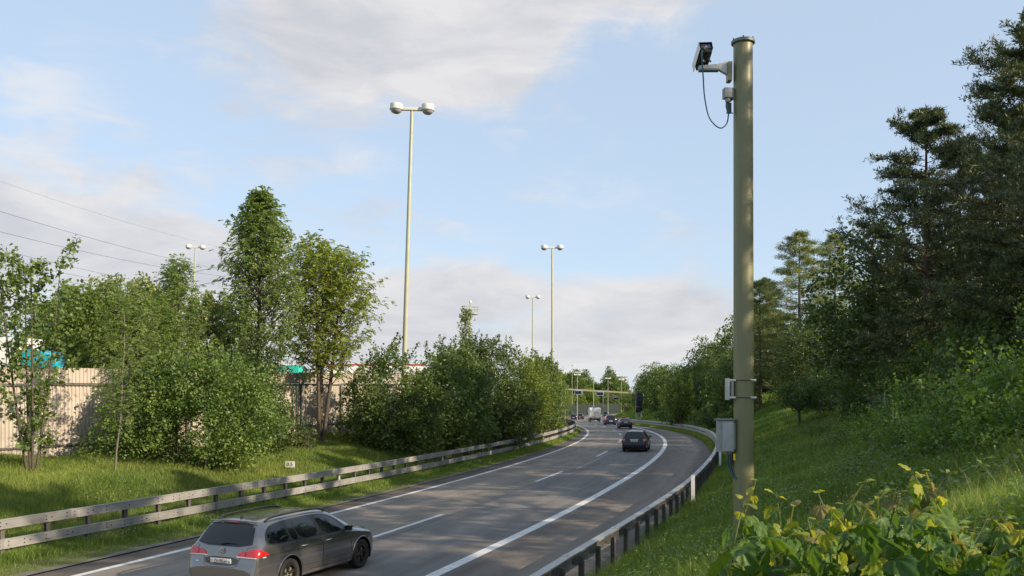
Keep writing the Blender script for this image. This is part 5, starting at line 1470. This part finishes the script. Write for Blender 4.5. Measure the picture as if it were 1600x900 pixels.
    bl(3.0, 104, 58, [(0, 0, 3.4, 1.9, 2.6, 3.4)], 230, 'mixed', 'small bush behind the last bright bush of the row', per=28, size=.17)
    bl(-1.2, 76, 59, [(0, 0, 3.6, 2.6, 2.6, 3.6), (-3, 2, 3.0, 2.2, 2.2, 3.0)], 330, 'mixed', 'bush mass at the back of the row behind the dark one', per=28, size=.15, br=.5)
    # behind the wall
    def bk(x, y, seed, H, w, leaf, label):
        rng = np.random.default_rng(seed)
        segs, TP, TD = branching(rng, H, 1, 3, .12, lambda u: .5 + .6 * math.sin(u * 2.7), 80, w, .5, .7, 5, .4, .12, spread=.16)
        V, F, v = spray(rng, TP, TD, 7, .14, .15, .75, .5)
        t = tree_obj('roadside_tree', segs, V, F, v, LEAF[leaf], MT['bark'], label, 'trees behind the noise wall'); t.location = (x, y, 2.3); return t
    t1 = bk(-20.2, 43, 61, 6.2, 1.7, 'ash', 'tree behind the wall right of the teal lorry cab')
    t2 = bk(-18.2, 44.5, 62, 7.0, 1.6, 'larch', 'pale feathery tree behind the wall above the slender sapling')
    dup(t1, (-31.5, 61.5, 2.3), 2.0, 'light green tree behind the wall above the teal cab', scale=.9); dup(t2, (-17.0, 52, 2.3), 1.2, 'tree top showing left of the pale lamp mast behind the wall')
    dup(t1, (-35.5, 58, 2.3), 4.0, 'distant tree beyond the white trailer at the left edge', scale=1.25); dup(t2, (-25.5, 60, 2.3), 4.4, 'tree between the lorry cab and the pointed tree, further back', scale=1.15)
    dup(t1, (-31, 62, 2.3), 5.2, 'hazy back row tree above the lorry cab', scale=1.2)


def build_right_trees():
    gw = 'trees of the shaded wood on the right bank'
    pA = pine_obj(71, 15.5, 4.9, .14, 62, 'pine at the wood edge whose top rises clear against the sky', gw); 
    at_ground(pA, 19.9, 43.0); pA.scale = (1, 1, .94)
    pB = pine_obj(72, 17.5, 5.4, .14, 66, 'largest pine, nearest the right edge of the picture', gw, sub=10, per=20); at_ground(pB, 19.6, 33.0); pB.scale = (.95, .95, .84)
    # broad dark oak to the left of the pines
    rng = np.random.default_rng(73)
    V, F, v, C_ = blob_crown(rng, [(0, 0, 7.2, 3.0, 3.0, 3.4), (-1.6, 0, 5.0, 2.2, 2.4, 2.2), (1.6, 0, 5.6, 2.4, 2.4, 2.6), (0, 0, 9.4, 1.9, 1.9, 1.5), (-.4, 0, 3.4, 2.8, 2.8, 1.4)], 520, .55, 30, .17, up=.4, shell=.6)
    segs, TP, TD = branching(rng, 10, 1, 1, .2, lambda u: 1 - .6 * u, 30, 3.0, .4, .5, 3, .4, .24)
    oak = tree_obj('oak_tree', segs, V, F, v, LEAF['dark'], MT['bark'], 'dark broad leaved tree left of the pines, almost black green', gw); at_ground(oak, 21.3, 52.5); oak.scale = (1.12, 1.12, 1.06)
    oak2 = dup(oak, (27.2, 56, gl(27, 56)), 2.1, 'dark broad leaved tree standing deep in the wood', scale=1.05)
    lar = larch_obj(74, 17.5, 3.6, 'tall feathery larch standing highest right of the olive pole'); at_ground(lar, 29.5, 92); lar.scale = (1.45, 1.45, 1.0)
    l2 = dup(lar, (26.6, 96, gl(26.6, 96)), 1.7, 'shorter sparse larch just right of the olive pole', scale=(1.2, 1.2, .80)); l3 = dup(lar, (37.5, 104, gl(37.5, 104)), 3.0, 'larch half hidden behind the dark broad leaved tree', scale=(1.35, 1.35, 1.03))
    # undergrowth and shrubs at the wood edge
    rng = np.random.default_rng(75)
    sh = bush_obj('wood_shrub', rng, [(0, 0, 1.5, 1.6, 1.4, 1.5), (.9, .2, 1.0, 1.2, 1.2, 1.0)], 150, .34, 30, .12, LEAF['mixed'], 'shrub', 'shrubs along the foot of the right wood', topspray=16)
    spots = [(22.4, 64, 1.1), (24.5, 70, 1.3), (19.6, 50, .8), (19.6, 44.5, .9), (26.3, 78, 1.2), (18.6, 37.5, .9), (17.6, 31.5, 1.0), (28, 86, 1.5), (19.5, 41.5, 1.3), (18.6, 33.5, 1.35), (21, 47.5, 1.5), (17.3, 27.5, 1.2), (16.0, 23.5, 1.1), (23.5, 57, 1.5), (15.6, 20.5, 1.0), (25.8, 62, 1.9), (19.2, 29.0, 1.6)]
    lb = ['bush standing left of the low tree on the far grass slope', 'round bush under the larches at the top of the far grass', 'low bush below the dark broad leaved tree', 'bush behind the second fence post', 'wide bush below the tallest larch', 'bush between the two nearest fence posts',
          'bush beside the nearest grey fence post', 'tall bush at the far end of the grass slope', 'dense bush deeper behind the second fence post', 'tall bush behind the nearest grey fence post', 'tall bush in the shade behind the fence, left of the pine trunk',
          'bush at the right edge of the picture behind the fence wires', 'shrub beside the fence beyond the frame edge', 'tall bush in front of the oak trunks', 'shrub near the fence outside the right edge', 'tallest shrub between oaks and larches', 'tall shrub under the nearest pine']
    for i, (x, y, s) in enumerate(spots):
        o = sh if i == 0 else dup(sh); at_ground(o, x, y); o.rotation_euler = (0, 0, i * 1.7); o.scale = (s, s, s * (1 + .15 * math.sin(i * 3))); o['label'] = lb[i]
    # the little tree standing free on the grass
    rng = np.random.default_rng(76)
    V, F, v, C_ = blob_crown(rng, [(0, 0, 2.4, 2.0, 1.8, .9)], 130, .32, 28, .15); segs = [(np.array([[0, 0, -.3], [.05, 0, .8], [0, 0, 1.6], [-.1, 0, 2.5]]), np.array([.1, .08, .07, .03]))]
    for k in range(14): a = k * 2.4; segs.append((np.array([[0, 0, 1.2], [math.cos(a) * .7, math.sin(a) * .7, 1.9], [math.cos(a) * 1.5, math.sin(a) * 1.5, 2.4]]), np.array([.04, .025, .01])))
    t = tree_obj('small_tree', segs, V, F, v, LEAF['mixed'], MT['bark'], 'low flat topped little tree on the grass below the larches'); at_ground(t, 19.2, 60)
    # second and third row, and the trees out of frame to the right whose shade falls on road and bank
    rows = [(pA, 23.5, 47, .9, 'pine trunk and crown behind the first pine'), (pB, 22.8, 38.5, .92, 'second big pine behind the largest one'), (pA, 26.5, 42, 1.05, 'pine in the third row of the wood'), (pB, 25, 33, .9, 'pine deep in the wood at the right edge'),
            (pA, 30, 52, 1.1, 'pine showing between the first pine and the oaks'), (oak, 33, 66, 1.15, 'broad leaved tree behind the larches'), (oak, 31, 76, 1.0, 'rounded broad leaved tree beneath the tallest larch'), (oak, 27.0, 84, .72, 'dark tree right behind the bushes beside the olive pole'),
            (oak, 38, 88, 1.2, 'large broad leaved tree filling the gap right of the larches'), (oak, 22.8, 30, .95, 'dark leafy tree closing the wood at the right edge'), (oak, 28.0, 46, 1.1, 'dark leafy tree between the pine trunks')]
    for i, (src, x, y, s, l) in enumerate(rows): dup(src, (x, y, gl(x, y)), i * 1.3 + .4, l, gw, scale=s)
    off = [(pB, 16.6, 22.5, .62), (pA, 18.0, 17.0, .85), (pB, 16.0, 10.0, .80), (pA, 20.5, 7.5, .66), (pB, 23, 12, .78), (pA, 22, 27, .9), (oak, 32, 2, .8), (oak, 27, -12, .6),
           (pA, 12, -14, .66), (pB, 15, -24, .8), (pA, 5, -32, .8), (oak, 31, 22, 1.0), (oak, 30, 12, .8)]
    for i, (src, x, y, s) in enumerate(off):
        dup(src, (x, y, gl(x, y)), i * 1.9, 'tree of the same wood standing beyond the right edge of the picture', 'wood beyond the right edge', scale=s)
    # bank trees beyond the bend, right side
    g2 = 'trees on the steep right bank beyond the bend'
    rng = np.random.default_rng(81)
    V, F, v, C_ = blob_crown(rng, [(0, 0, 4.0, 3.0, 3.0, 3.6), (1.2, 0, 6.2, 2.2, 2.2, 2.6), (-1.6, 0, 3.0, 2.2, 2.4, 2.6), (0, 0, 1.5, 3.2, 3.0, 1.6)], 420, .6, 26, .24, up=.4)
    segs, TP, TD = branching(rng, 7.5, 1, 3, .2, lambda u: 1 - .5 * u, 24, 2.6, .5, .7, 2, .4, .2)
    bt = tree_obj('bank_tree', segs, V, F, v, LEAF['mixed'], MT['bark'], 'leafy bank tree', g2)
    sp = [(25.8, 106, .95, 'big leafy tree directly left of the olive pole'), (24.9, 118, .85, 'leafy bank tree second from the pole'), (26, 131, 1.0, 'bank tree in the middle of the far slope'), (25.4, 145, .95, 'bank tree just right of the dark panels'), (25.8, 160, .9, 'bank tree behind the dark stacked panels'),
          (27.2, 176, .9, 'bank tree forming the left outline of the far slope'), (32, 112, 1.3, 'tall tree higher up the bank left of the pole'), (33, 128, 1.15, 'tall tree on the bank crest'), (33, 146, 1.05, 'tree on the bank crest toward the bend'), (31, 186, .95, 'last dark tree before the valley opens'), (24.6, 98, .75, 'bush like tree at the rail bend beside the pole'),
          (29, 196, .8, 'smallest far tree on the right slope'), (36, 160, 1.2, 'tree at the back of the bank crest'), (30.5, 88, 1.1, 'large tree hidden mostly by the olive pole'),
          (31.5, 215, .85, 'tree on the outer side of the second bend'), (35.5, 235, .9, 'tree beyond the second bend behind the smallest one'), (41, 258, 1.0, 'tree past the pale barrier end'), (48, 285, 1.1, 'tree farthest round the second bend'), (26.5, 204, .55, 'low tree at the road edge by the smallest far tree')]
    for i, (x, y, s, l) in enumerate(sp):
        o = bt if i == 0 else dup(bt, group=g2); at_ground(o, x, y); o.rotation_euler = (0, 0, i * 2.3); o.scale = (s, s, s * (.95 + .12 * math.sin(i * 2.1))); o['label'] = l
    rng = np.random.default_rng(82)
    yb = bush_obj('bank_shrub', rng, [(0, 0, 1.6, 1.8, 1.6, 1.7)], 130, .42, 24, .20, LEAF['yel'], 'bright yellow green shrub catching the sun on the far right bank', topspray=12); at_ground(yb, 20.9, 112, 1.2); yb.scale = (1.1, 1.1, 1.5)
    pc = dup(pA, (33.5, 118, gl(33.5, 118)), 1.0, 'pine crown rising above the bank trees next to the olive pole', g2, scale=.95)
    gb = bush_obj('bank_shrub', np.random.default_rng(83), [(0, 0, .9, 1.9, 1.3, 1.0)], 110, .34, 24, .17, LEAF['mixed'], 'ground shrub', 'low shrubs behind the far guard rail', topspray=10)
    for i, (x, y, s, l) in enumerate([(21.9, 96, 1.0, 'low shrub behind the bend of the right guard rail'), (22.3, 104, 1.1, 'low shrub next along the far guard rail'), (22.6, 120, 1.2, 'low shrub under the yellow green one'), (23.0, 129, 1.2, 'low shrub near the stacked dark panels'), (21.4, 88, .9, 'low shrub closest to the grey cabinet')]):
        o = gb if i == 0 else dup(gb); at_ground(o, x, y); o.scale = (s,) * 3; o.rotation_euler = (0, 0, i * 2.0); o['label'] = l


ORD = ('leftmost front second front third front fourth front fifth front sixth front seventh front eighth front ninth front tenth front eleventh front twelfth front thirteenth front rightmost front '
       'leftmost rear second rear third rear fourth rear fifth rear sixth rear seventh rear eighth rear ninth rear rightmost rear').split()
ORD = [' '.join(ORD[i:i + 2]) for i in range(0, len(ORD), 2)]


def build_far_trees():
    rng = np.random.default_rng(91)
    V, F, v, C_ = blob_crown(rng, [(0, 0, 6.5, 4.2, 4.2, 5.4), (1.5, 0, 8.8, 3, 3, 3.6), (-2, 0, 4.5, 3, 3, 3.6)], 330, 1.0, 18, .52, up=.35)
    segs, TP, TD = branching(rng, 10, 1, 1, .2, lambda u: 1 - .5 * u, 14, 3, .5, .6, 2, .4, .3)
    ft = tree_obj('valley_tree', segs, V, F, v, LEAF['yel'], MT['bark'], 'leafy far tree', 'trees closing the valley in the distance')
    rng = np.random.default_rng(92)
    V, F, v, C_ = blob_crown(rng, [(0, 0, 6, 3.4, 3.4, 5.4), (0, 0, 10, 2.2, 2.2, 3.4)], 280, .9, 18, .5, up=.35)
    fd = tree_obj('valley_tree', segs, V, F, v, LEAF['mixed'], MT['bark'], 'dark far tree', 'trees closing the valley in the distance')
    r = random.Random(8); src = [ft, fd]; used = [0, 0]
    spots = []
    for px in range(862, 984, 9): spots.append((px + r.uniform(-3, 3), 345 + r.uniform(-25, 30) + (px - 862) * .6, r.uniform(.55, .8)))
    for px in range(868, 975, 11): spots.append((px, 430 + r.uniform(-20, 20), r.uniform(.95, 1.25) * (1.15 if px < 915 else 1.0)))
    for (px, Y, s) in ((896, 380, 1.3), (904, 385, 1.18), (964, 500, 1.15), (975, 520, 1.2), (938, 460, .95), (953, 560, 1.35)): spots.append((px, Y, s))
    for i, (px, Y, s) in enumerate(spots):
        k = (0 if r.random() < .6 else 1) if i < len(spots) - 6 else 1
        o = dup(src[k], group='trees closing the valley in the distance') if used[k] else src[k]; used[k] = 1
        x = (px - 800) / 1400 * Y; o.location = (x, Y, -2.8); o.rotation_euler = (0, 0, r.uniform(0, 6)); o.scale = (s, s, s * (1.35 if i == len(spots) - 1 else 1))
        nth = ORD[i] if i < len(ORD) else 'rightmost'
        o['label'] = (f'{nth} light green tree of the far belt behind the noise barrier' if k == 0 else f'{nth} dark green tree of the far belt behind the noise barrier') if i < len(spots) - 6 else ('tall dark conifer like tree over the left end of the far barrier', 'dark tree beside the tall one over the far barrier', 'dark tree partly in front of the white far building', 'dark tree just right of the white far building', 'grey green rounded tree in the gap of the valley', 'slim distant poplar standing up on the skyline')[i - len(spots) + 6]
    # low wooded rise beyond
    n = 26000; rg = np.random.default_rng(93); a = rg.uniform(-.30, .35, n); Y = 620 + rg.uniform(0, 120, n); X = a * Y; z = rg.random(n) ** .7 * (10 + 4 * np.sin(a * 40) + 2 * np.sin(a * 110))
    V, F = leaf_quads(np.stack([X, Y, z - 3], 1), rg.normal(size=(n, 3)) + [0, 0, .3], 1.3, .8, rg, .3)
    setp(link('far_woods', mesh_np('far_woods', V, F, rg.random(n)), LEAF['mixed']), 'band of distant woodland low on the horizon', 'woodland', kind='stuff')


# ------------------------------------------------------------------ grass, herbs, flowers
def blades(rng, t, y, h, w, lean=.35, ymat=None):
    n = len(t); x = xt(t, y); z = zland_t(t, y); az = rng.uniform(0, 6.283, n); ln = lean * (.3 + rng.random(n)) * h
    sx, sy = np.cos(az), np.sin(az); a2 = rng.uniform(0, 6.283, n)
    B = np.stack([x, y, z - .02], 1); wv = np.stack([np.cos(a2), np.sin(a2), 0 * a2], 1) * (w * .5)[:, None]
    mid_ = B + np.stack([sx * ln * .3, sy * ln * .3, h * .55], 1); tip = B + np.stack([sx * ln, sy * ln, h], 1)
    V = np.stack([B - wv, B + wv, mid_ + wv * .8, tip, mid_ - wv * .8], 1).reshape(-1, 3); i = np.arange(n)[:, None] * 5
    return V, np.concatenate([i + np.array([[0, 1, 2, 4]])]), np.concatenate([i + np.array([[4, 2, 3, 3]])])


def grass_mesh(name, rng, t, y, h, w, lean, m, label, var=None):
    V, F1, F2 = blades(rng, t, y, h, w, lean); n = len(t)
    # tips as triangles: build two meshes' faces in one uniform tri list
    T = np.concatenate([F1[:, [0, 1, 2]], F1[:, [0, 2, 3]], F2[:, [0, 1, 2]]]); vv = rng.random(n) if var is None else var
    o = link(name, mesh_np(name, V, T, np.concatenate([vv, vv, vv])), m); setp(o, label, 'grass', kind='stuff'); return o


def patchy(t, y, f=1.0, s=0.0):
    return (.5 + .25 * np.sin(t * 1.1 * f + 2 * np.sin(y * .5 * f + s)) + .25 * np.sin(y * .8 * f + 1.7 * np.sin(t * .7 * f + s)))


def build_grass():
    rng = np.random.default_rng(7)
    # left bank
    N = 520000; y = 17 + 105 * rng.random(N) ** 2.1; e = rng.random(N) * 11 - .9; t = tl_rail(y) - e
    lo = rng.random(N) < .14; t = np.where(lo, tl_edge(y) - .12 - (tl_edge(y) - tl_rail(y)) * rng.random(N) ** .8, t); e = tl_rail(y) - t
    k = (rng.random(N) < np.where(e > 9.5, .5, 1)); y, t, e = y[k], t[k], e[k]
    base = np.where(e < .3, .10, .15) + .10 * patchy(t, y, 1.0); n = len(t)
    h = base * (.6 + .8 * rng.random(n)) * np.where(e < -.55, .5, 1); w = np.maximum(.006, .00055 * y)
    grass_mesh('grass', rng, t, y, h, w, .5, LEAF['grassl'], 'tufted verge grass on the sunlit left bank', (.65 * rng.random(n) + .35 * patchy(t, y, .6, 2)).clip(0, 1))
    # tall weedy fringe at the foot of the left rail
    N = 60000; y = 17 + 90 * rng.random(N) ** 2; t = tl_rail(y) + rng.normal(size=N) * .28 + .1; t = np.minimum(t, tl_edge(y) - .2); h = (.16 + .22 * rng.random(N) * patchy(t * 3, y, 2.3)); 
    grass_mesh('verge_grass', rng, t, y, h, np.maximum(.006, .0005 * y), .6, LEAF['grassr'], 'taller weedy grass fringe along the foot of the left rail')
    # right bank
    N = 580000; y = 4 + 100 * rng.random(N) ** 1.7; d = rng.random(N) * 16 - .25; t = tr_rail(y) + d
    k = t < 8 + .62 * y * 1.0 + 14; y, t, d = y[k], t[k], d[k]; n = len(t); h = (.13 + .16 * patchy(t, y, 1.3)) * (.6 + .9 * rng.random(n)) * np.where(d < .3, .7, 1) * (1 + .5 * ss(5, 9, d)); w = np.maximum(.006, .0006 * y)
    grass_mesh('grass', rng, t, y, h, w, .5, LEAF['grassr'], 'long lush shaded grass on the right bank', (.6 * rng.random(n) + .4 * patchy(t, y, .7, 1)).clip(0, 1))
    N = 90000; y = 100 + 130 * rng.random(N); d = rng.random(N) * 14; t = tr_rail(y) + d
    grass_mesh('grass', rng, t, y, .3 + .4 * rng.random(N), np.full(N, .09), .5, LEAF['grassr'], 'rough grass on the far part of the right bank beyond the bend')
    # strip between asphalt and the rail on the outer bend
    N = 60000; y = 50 + 110 * rng.random(N); t = tr_edge(y) + .1 + rng.random(N) ** 1.4 * (tr_rail(y) - tr_edge(y) + .3); k = (tr_rail(y) - tr_edge(y)) > .35; y, t = y[k], t[k]
    grass_mesh('verge_grass', rng, t, y, .12 + .2 * rng.random(len(t)), np.full(len(t), .05), .5, LEAF['grassl'], 'rough grass strip between the asphalt and the rail on the bend')
    N = 70000; y = 5 + 75 * rng.random(N) ** 1.5; d = .8 + rng.random(N) * 13; t = tr_rail(y) + d; k = patchy(t, y, 2.1, .8) > .55; t, y = t[k], y[k]
    grass_mesh('meadow_grass', rng, t, y, .28 + .32 * rng.random(len(t)), np.maximum(.007, .0007 * y), .7, LEAF['clover'], 'taller bright meadow grass tufts scattered over the right bank')
    # broad leaved herbs
    def herbs(name, label, m, N, yr, er, side, size, hh, f, thr):
        y = rng.uniform(*yr, N); e = rng.uniform(*er, N); t = (tl_rail(y) - e) if side < 0 else (tr_rail(y) + e)
        k = patchy(t, y, f, 3.3) > thr; y, t = y[k], t[k]; n = len(t); P_ = np.stack([xt(t, y), y, zland_t(t, y) + hh * rng.random(n)], 1)
        D = rng.normal(size=(n, 3)); D[:, 2] = D[:, 2] * .3 + .1; V, F = leaf_quads(P_, D, size * (.6 + .8 * rng.random(n)), .8, rng, .75)
        setp(link(name, mesh_np(name, V, F, rng.random(n)), m), label, 'plants', kind='stuff')
    herbs('herb_patch', 'bright broad leaved clover and herb patches on the left bank', LEAF['clover'], 60000, (20, 46), (.3, 9), -1, .06, .20, 1.1, .66)
    herbs('herb_patch', 'low broad leaved plants along the bottom of the left rail', LEAF['clover'], 14000, (18, 40), (-.4, 1.2), -1, .07, .16, 2.3, .5)
    herbs('herb_patch', 'leafy low plants scattered over the right bank', LEAF['bramble'], 110000, (5, 60), (1, 13), 1, .07, .34, 1.2, .52)
    N = 3200; y = 6 + 60 * rng.random(N) ** 1.4; d = .8 + rng.random(N) * 12; t = tr_rail(y) + d
    grass_mesh('dry_stalks', rng, t, y, .35 + .4 * rng.random(N), np.maximum(.005, .0004 * y), .5, mat('dry_stalk', (.24, .21, .11), .8, 0, .2, 3, transl=.2), 'dry seeding grass stalks standing above the right bank grass')
    herbs('herb_patch', 'darker nettle like plants high on the right bank', LEAF['mixed'], 60000, (12, 60), (5, 14), 1, .085, .6, .9, .55)
    # flowers
    def flowers(label, colr, N, yr, er, side, size, hh, f=1.7, thr=.5, cl=0):
        m = mat('flower_petal', colr, .6, 0, .1, 5); y = rng.uniform(*yr, N); e = rng.uniform(*er, N); t = (tl_rail(y) - e) if side < 0 else (tr_rail(y) + e)
        k = patchy(t, y, f, 1.1) > thr; y, t = y[k], t[k]; n = len(t); P_ = np.stack([xt(t, y), y, zland_t(t, y) + hh * (.6 + .5 * rng.random(n))], 1)
        P2 = np.repeat(P_, 3, 0) + rng.normal(size=(n * 3, 3)) * size * .3; V, F = leaf_quads(P2, rng.normal(size=(n * 3, 3)) * [1, 1, .3], size, .8, rng, .8)
        setp(link('wildflowers', mesh_np('wildflowers', V, F), m), label, 'flowers', kind='stuff')
    flowers('tiny yellow flowers dotted over the right bank grass', (.75, .55, .03), 1500, (10, 40), (.6, 9), 1, .030, .26)
    flowers('tiny white flowers dotted over the right bank grass', (.7, .7, .65), 500, (10, 34), (.6, 9), 1, .028, .26)
    flowers('pale cluster of white flowers below the fence posts', (.6, .62, .58), 260, (26, 34), (7.0, 9.2), 1, .07, .45, 1.0, .1)
    flowers('pink clover flowers at the foot of the left rail', (.50, .26, .34), 520, (23.5, 30), (-.5, .6), -1, .035, .20, 1.4, .45)
    flowers('a few yellow flowers on the left bank', (.75, .6, .04), 160, (20, 34), (.5, 7), -1, .03, .26)


def build_brambles():
    # tall leafy plants on the upper right bank
    rng = np.random.default_rng(101)
    proto = None; lab = ['leafy bramble mound at the right edge below the fence', 'leafy bramble mound left of the nearest fence post foot', 'bramble mound in the middle of the right bank', 'low bramble mound nearest the vine leaves', 'bramble mound hard against the right edge of the picture',
                         'bramble mound under the fence wires', 'small bramble mound up the slope from the olive pole', 'bramble mound below the white flowers', 'bramble mound at the foot of the second fence post', 'small bramble mound on the edge of the far shrubs']
    for i, (x, y, s) in enumerate([(12.0, 21.5, 1.3), (12.6, 24.5, 1.0), (10.6, 21.0, 1.0), (9.9, 17.8, .75), (11.0, 18.6, 1.2), (13.6, 23.2, 1.0), (12.6, 30.0, .9), (11.9, 27, .7), (15.3, 33.8, 1.0), (15.2, 39, .9)]):
        if proto is None:
            proto = bush_obj('bramble_mound', rng, [(0, 0, .5, 1.4, 1.2, .55), (.6, .3, .6, 1.0, 1.0, .6)], 190, .20, 22, .085, LEAF['bramble'], 'bramble', 'bramble mounds on the upper right bank', stems=4, up=.6, topspray=22, zmin=-.1); o = proto
        else: o = dup(proto)
        at_ground(o, x, y, -.05); o.scale = (s, s, s); o.rotation_euler = (0, 0, i * 1.9); o['label'] = lab[i]


def vine_leaf_mesh(seed):
    """broad lobed toothed leaf, base at the origin, tip along +y, with raised veins and a drooping edge"""
    r = random.Random(seed); out = []; n = 40
    for k in range(n + 1):
        a = -math.pi / 2 + .35 + (2 * math.pi - .7) * k / n
        rad = .50 * (1 + .16 * math.cos(3 * (a - math.pi / 2)) + .08 * math.cos(5 * (a - math.pi / 2))) * (1 + .055 * (1 if k % 2 else -1)) * (1 + r.uniform(-.03, .03))
        out.append((math.cos(a) * rad, .42 + math.sin(a) * rad))
    bm = bmesh.new(); ph = r.uniform(0, 6); cu = r.uniform(.15, .75); fo = r.uniform(.0, .35)
    def Z(x, y):
        d = math.hypot(x, y - .05); a = math.atan2(y - .02, x)
        return -cu * d * d + .035 * math.cos(a * 10 + ph) * min(1, d * 2) + fo * abs(x) + .03 * math.sin(7 * x + ph) * d
    c = bm.verts.new((0, .04, 0)); prev = None
    rings = []
    for f in (.45, .8, 1.0): rings.append([bm.verts.new((x * f, .04 + (y - .04) * f, Z(x * f, .04 + (y - .04) * f))) for x, y in out])
    for k in range(n): bm.faces.new((c, rings[0][k], rings[0][k + 1]))
    for a, b in zip(rings, rings[1:]):
        for k in range(n): bm.faces.new((a[k], b[k], b[k + 1], a[k + 1]))
    tube(bm, [(0, .04, 0), (0, -.25, -.03), (.02, -.5, -.12)], [.02, .016, .02], 5, cap=False)
    for f in bm.faces: f.smooth = True
    me = bpy.data.meshes.new('leaf'); bm.to_mesh(me); bm.free(); return me


def build_vines():
    rnd = random.Random(12); L0 = [vine_leaf_mesh(i) for i in range(8)]
    meshes = {}
    for k in ('vine', 'viney', 'vineb'):
        meshes[k] = []
        for me in L0: m2 = me.copy(); m2.materials.append(LEAF[k]); meshes[k].append(m2)
    shoots = [(1181, 752, 5.0), (1163, 782, 4.6), (1212, 772, 5.4), (1240, 790, 5.0), (1278, 770, 5.8), (1262, 812, 4.6), (1300, 800, 5.2), (1322, 790, 5.6), (1351, 752, 5.4), (1372, 775, 5.0), (1402, 770, 5.3), (1426, 737, 5.1), (1447, 738, 5.2), (1470, 768, 5.5),
              (1395, 808, 4.6), (1440, 800, 4.7), (1484, 836, 5.2), (1512, 828, 5.6), (1552, 812, 5.4), (1572, 808, 5.7), (1597, 822, 5.2), (1340, 830, 4.5), (1222, 838, 4.4), (1145, 848, 5.0), (1290, 845, 4.3), (1530, 858, 4.6)]
    names = ['leftmost tall', 'low leftmost', 'second tall', 'arching', 'slim upright', 'short front', 'middle', 'yellow tipped', 'upright bronze tipped', 'leaning', 'dense', 'highest', 'second highest', 'broad leaved', 'short central', 'front central', 'small right', 'right hand', 'right hand upright',
             'drooping right', 'rightmost', 'low central', 'low left', 'outlying left', 'low middle', 'low right']
    used = 0
    for i, (px, py, Y) in enumerate(shoots):
        tip = P(px, py, Y); gz = gl(tip.x, Y); bx = tip.x + rnd.uniform(-.25, .25); by = Y + rnd.uniform(-.2, .3); gz = gl(bx, by)
        e = empty('vine_shoot', (bx, by, gz), 0, names[i] + ' shoot of the leafy climber thicket at the bottom right', 'climbing plant', 'vine shoots in the foreground')
        rel = tip - Vector((bx, by, gz)); pts = smooth_path([(0, 0, -.1), rel * .35 + Vector((rnd.uniform(-.12, .12), rnd.uniform(-.1, .1), .06)), rel * .7 + Vector((rnd.uniform(-.07, .07), 0, .05)), rel], 5)
        tube_obj('stem', pts, [.010 - .0065 * k / (len(pts) - 1) for k in range(len(pts))], MT['stem'] if i % 3 else LEAF['viney'], e, 6)
        n = 11; tot = len(pts) - 1
        for k in range(n):
            u = 1 - (k / n) ** 1.15 * .62; q = u * tot; a = min(int(q), tot - 1); p = pts[a].lerp(pts[a + 1], q - a)
            young = k / n; sz = (.042 + .092 * min(1, young * 2.2)) * rnd.choice((.65, .85, 1.0, 1.15, 1.5)) * rnd.uniform(.9, 1.1)
            side = (k * 2.4 + i) % 6.283 + rnd.uniform(-.4, .4); kind = ('viney' if rnd.random() < .75 else 'vineb') if k < 3 else ('vine' if rnd.random() < .84 else ('viney' if rnd.random() < .5 else 'vineb'))
            o = link('leaf', rnd.choice(meshes[kind]), None, e); tilt = rnd.uniform(-1.25, -.1) if k > 1 else rnd.uniform(-.3, .9)
            M = Matrix.Rotation(side, 4, 'Z') @ Matrix.Rotation(tilt, 4, 'X') @ Matrix.Rotation(rnd.uniform(-.4, .4), 4, 'Y')
            off = M @ Vector((0, .5 * sz, .0)); o.location = p + off; o.rotation_euler = M.to_euler(); o.scale = (sz, sz, sz)
    # the mass of leaves below the shoots: one crowd
    rng = np.random.default_rng(13); src = []
    for me in L0[:5]:
        v = np.empty(len(me.vertices) * 3, np.float32); me.vertices.foreach_get('co', v); me.calc_loop_triangles(); t = np.empty(len(me.loop_triangles) * 3, np.int32); me.loop_triangles.foreach_get('vertices', t); src.append((v.reshape(-1, 3), t.reshape(-1, 3)))
    for lab, mk, N in (('thick mass of green climber leaves filling the bottom right corner', 'vine', 1500), ('scattered yellow green leaves inside the climber thicket', 'viney', 330)):
        V = []; F = []; o = 0
        for j in range(N):
            px = rng.uniform(1120, 1640); Y = rng.uniform(3.8, 6.3)
            topy = float(np.interp(px, [1120, 1150, 1180, 1230, 1300, 1350, 1400, 1440, 1480, 1520, 1560, 1600, 1640], [900, 835, 812, 820, 825, 812, 800, 798, 822, 868, 858, 850, 850]))
            py = topy + rng.random() ** .8 * 260; p = P(px, py, Y)
            if p.z < gl(p.x, Y): continue
            sv, st = src[j % 5]; sz = .085 * math.exp(rng.normal() * .32); M = np.array((Matrix.Rotation(rng.uniform(0, 6.28), 3, 'Z') @ Matrix.Rotation(rng.uniform(-1.3, .1), 3, 'X') @ Matrix.Rotation(rng.normal() * .35, 3, 'Y')))
            V.append((sv * sz) @ M.T + np.array(p)); F.append(st + o); o += len(sv)
        F = np.concatenate(F); me = mesh_np('vine_thicket', np.concatenate(V), F, smooth=True)
        setp(link('vine_thicket', me, LEAF[mk]), lab, 'climbing plant', kind='stuff')


import time as _t
_t0 = _t.time()
for fn in (build_ground, build_road, build_left_rail, build_right_rail, build_wall, build_lamps, build_gantry, build_pylon, build_camera_pole, build_small_things,
           build_hero_car, build_other_cars, build_left_trees, build_right_trees, build_far_trees, build_grass, build_brambles, build_vines):
    fn(); print('BUILT', fn.__name__, round(_t.time() - _t0, 1))
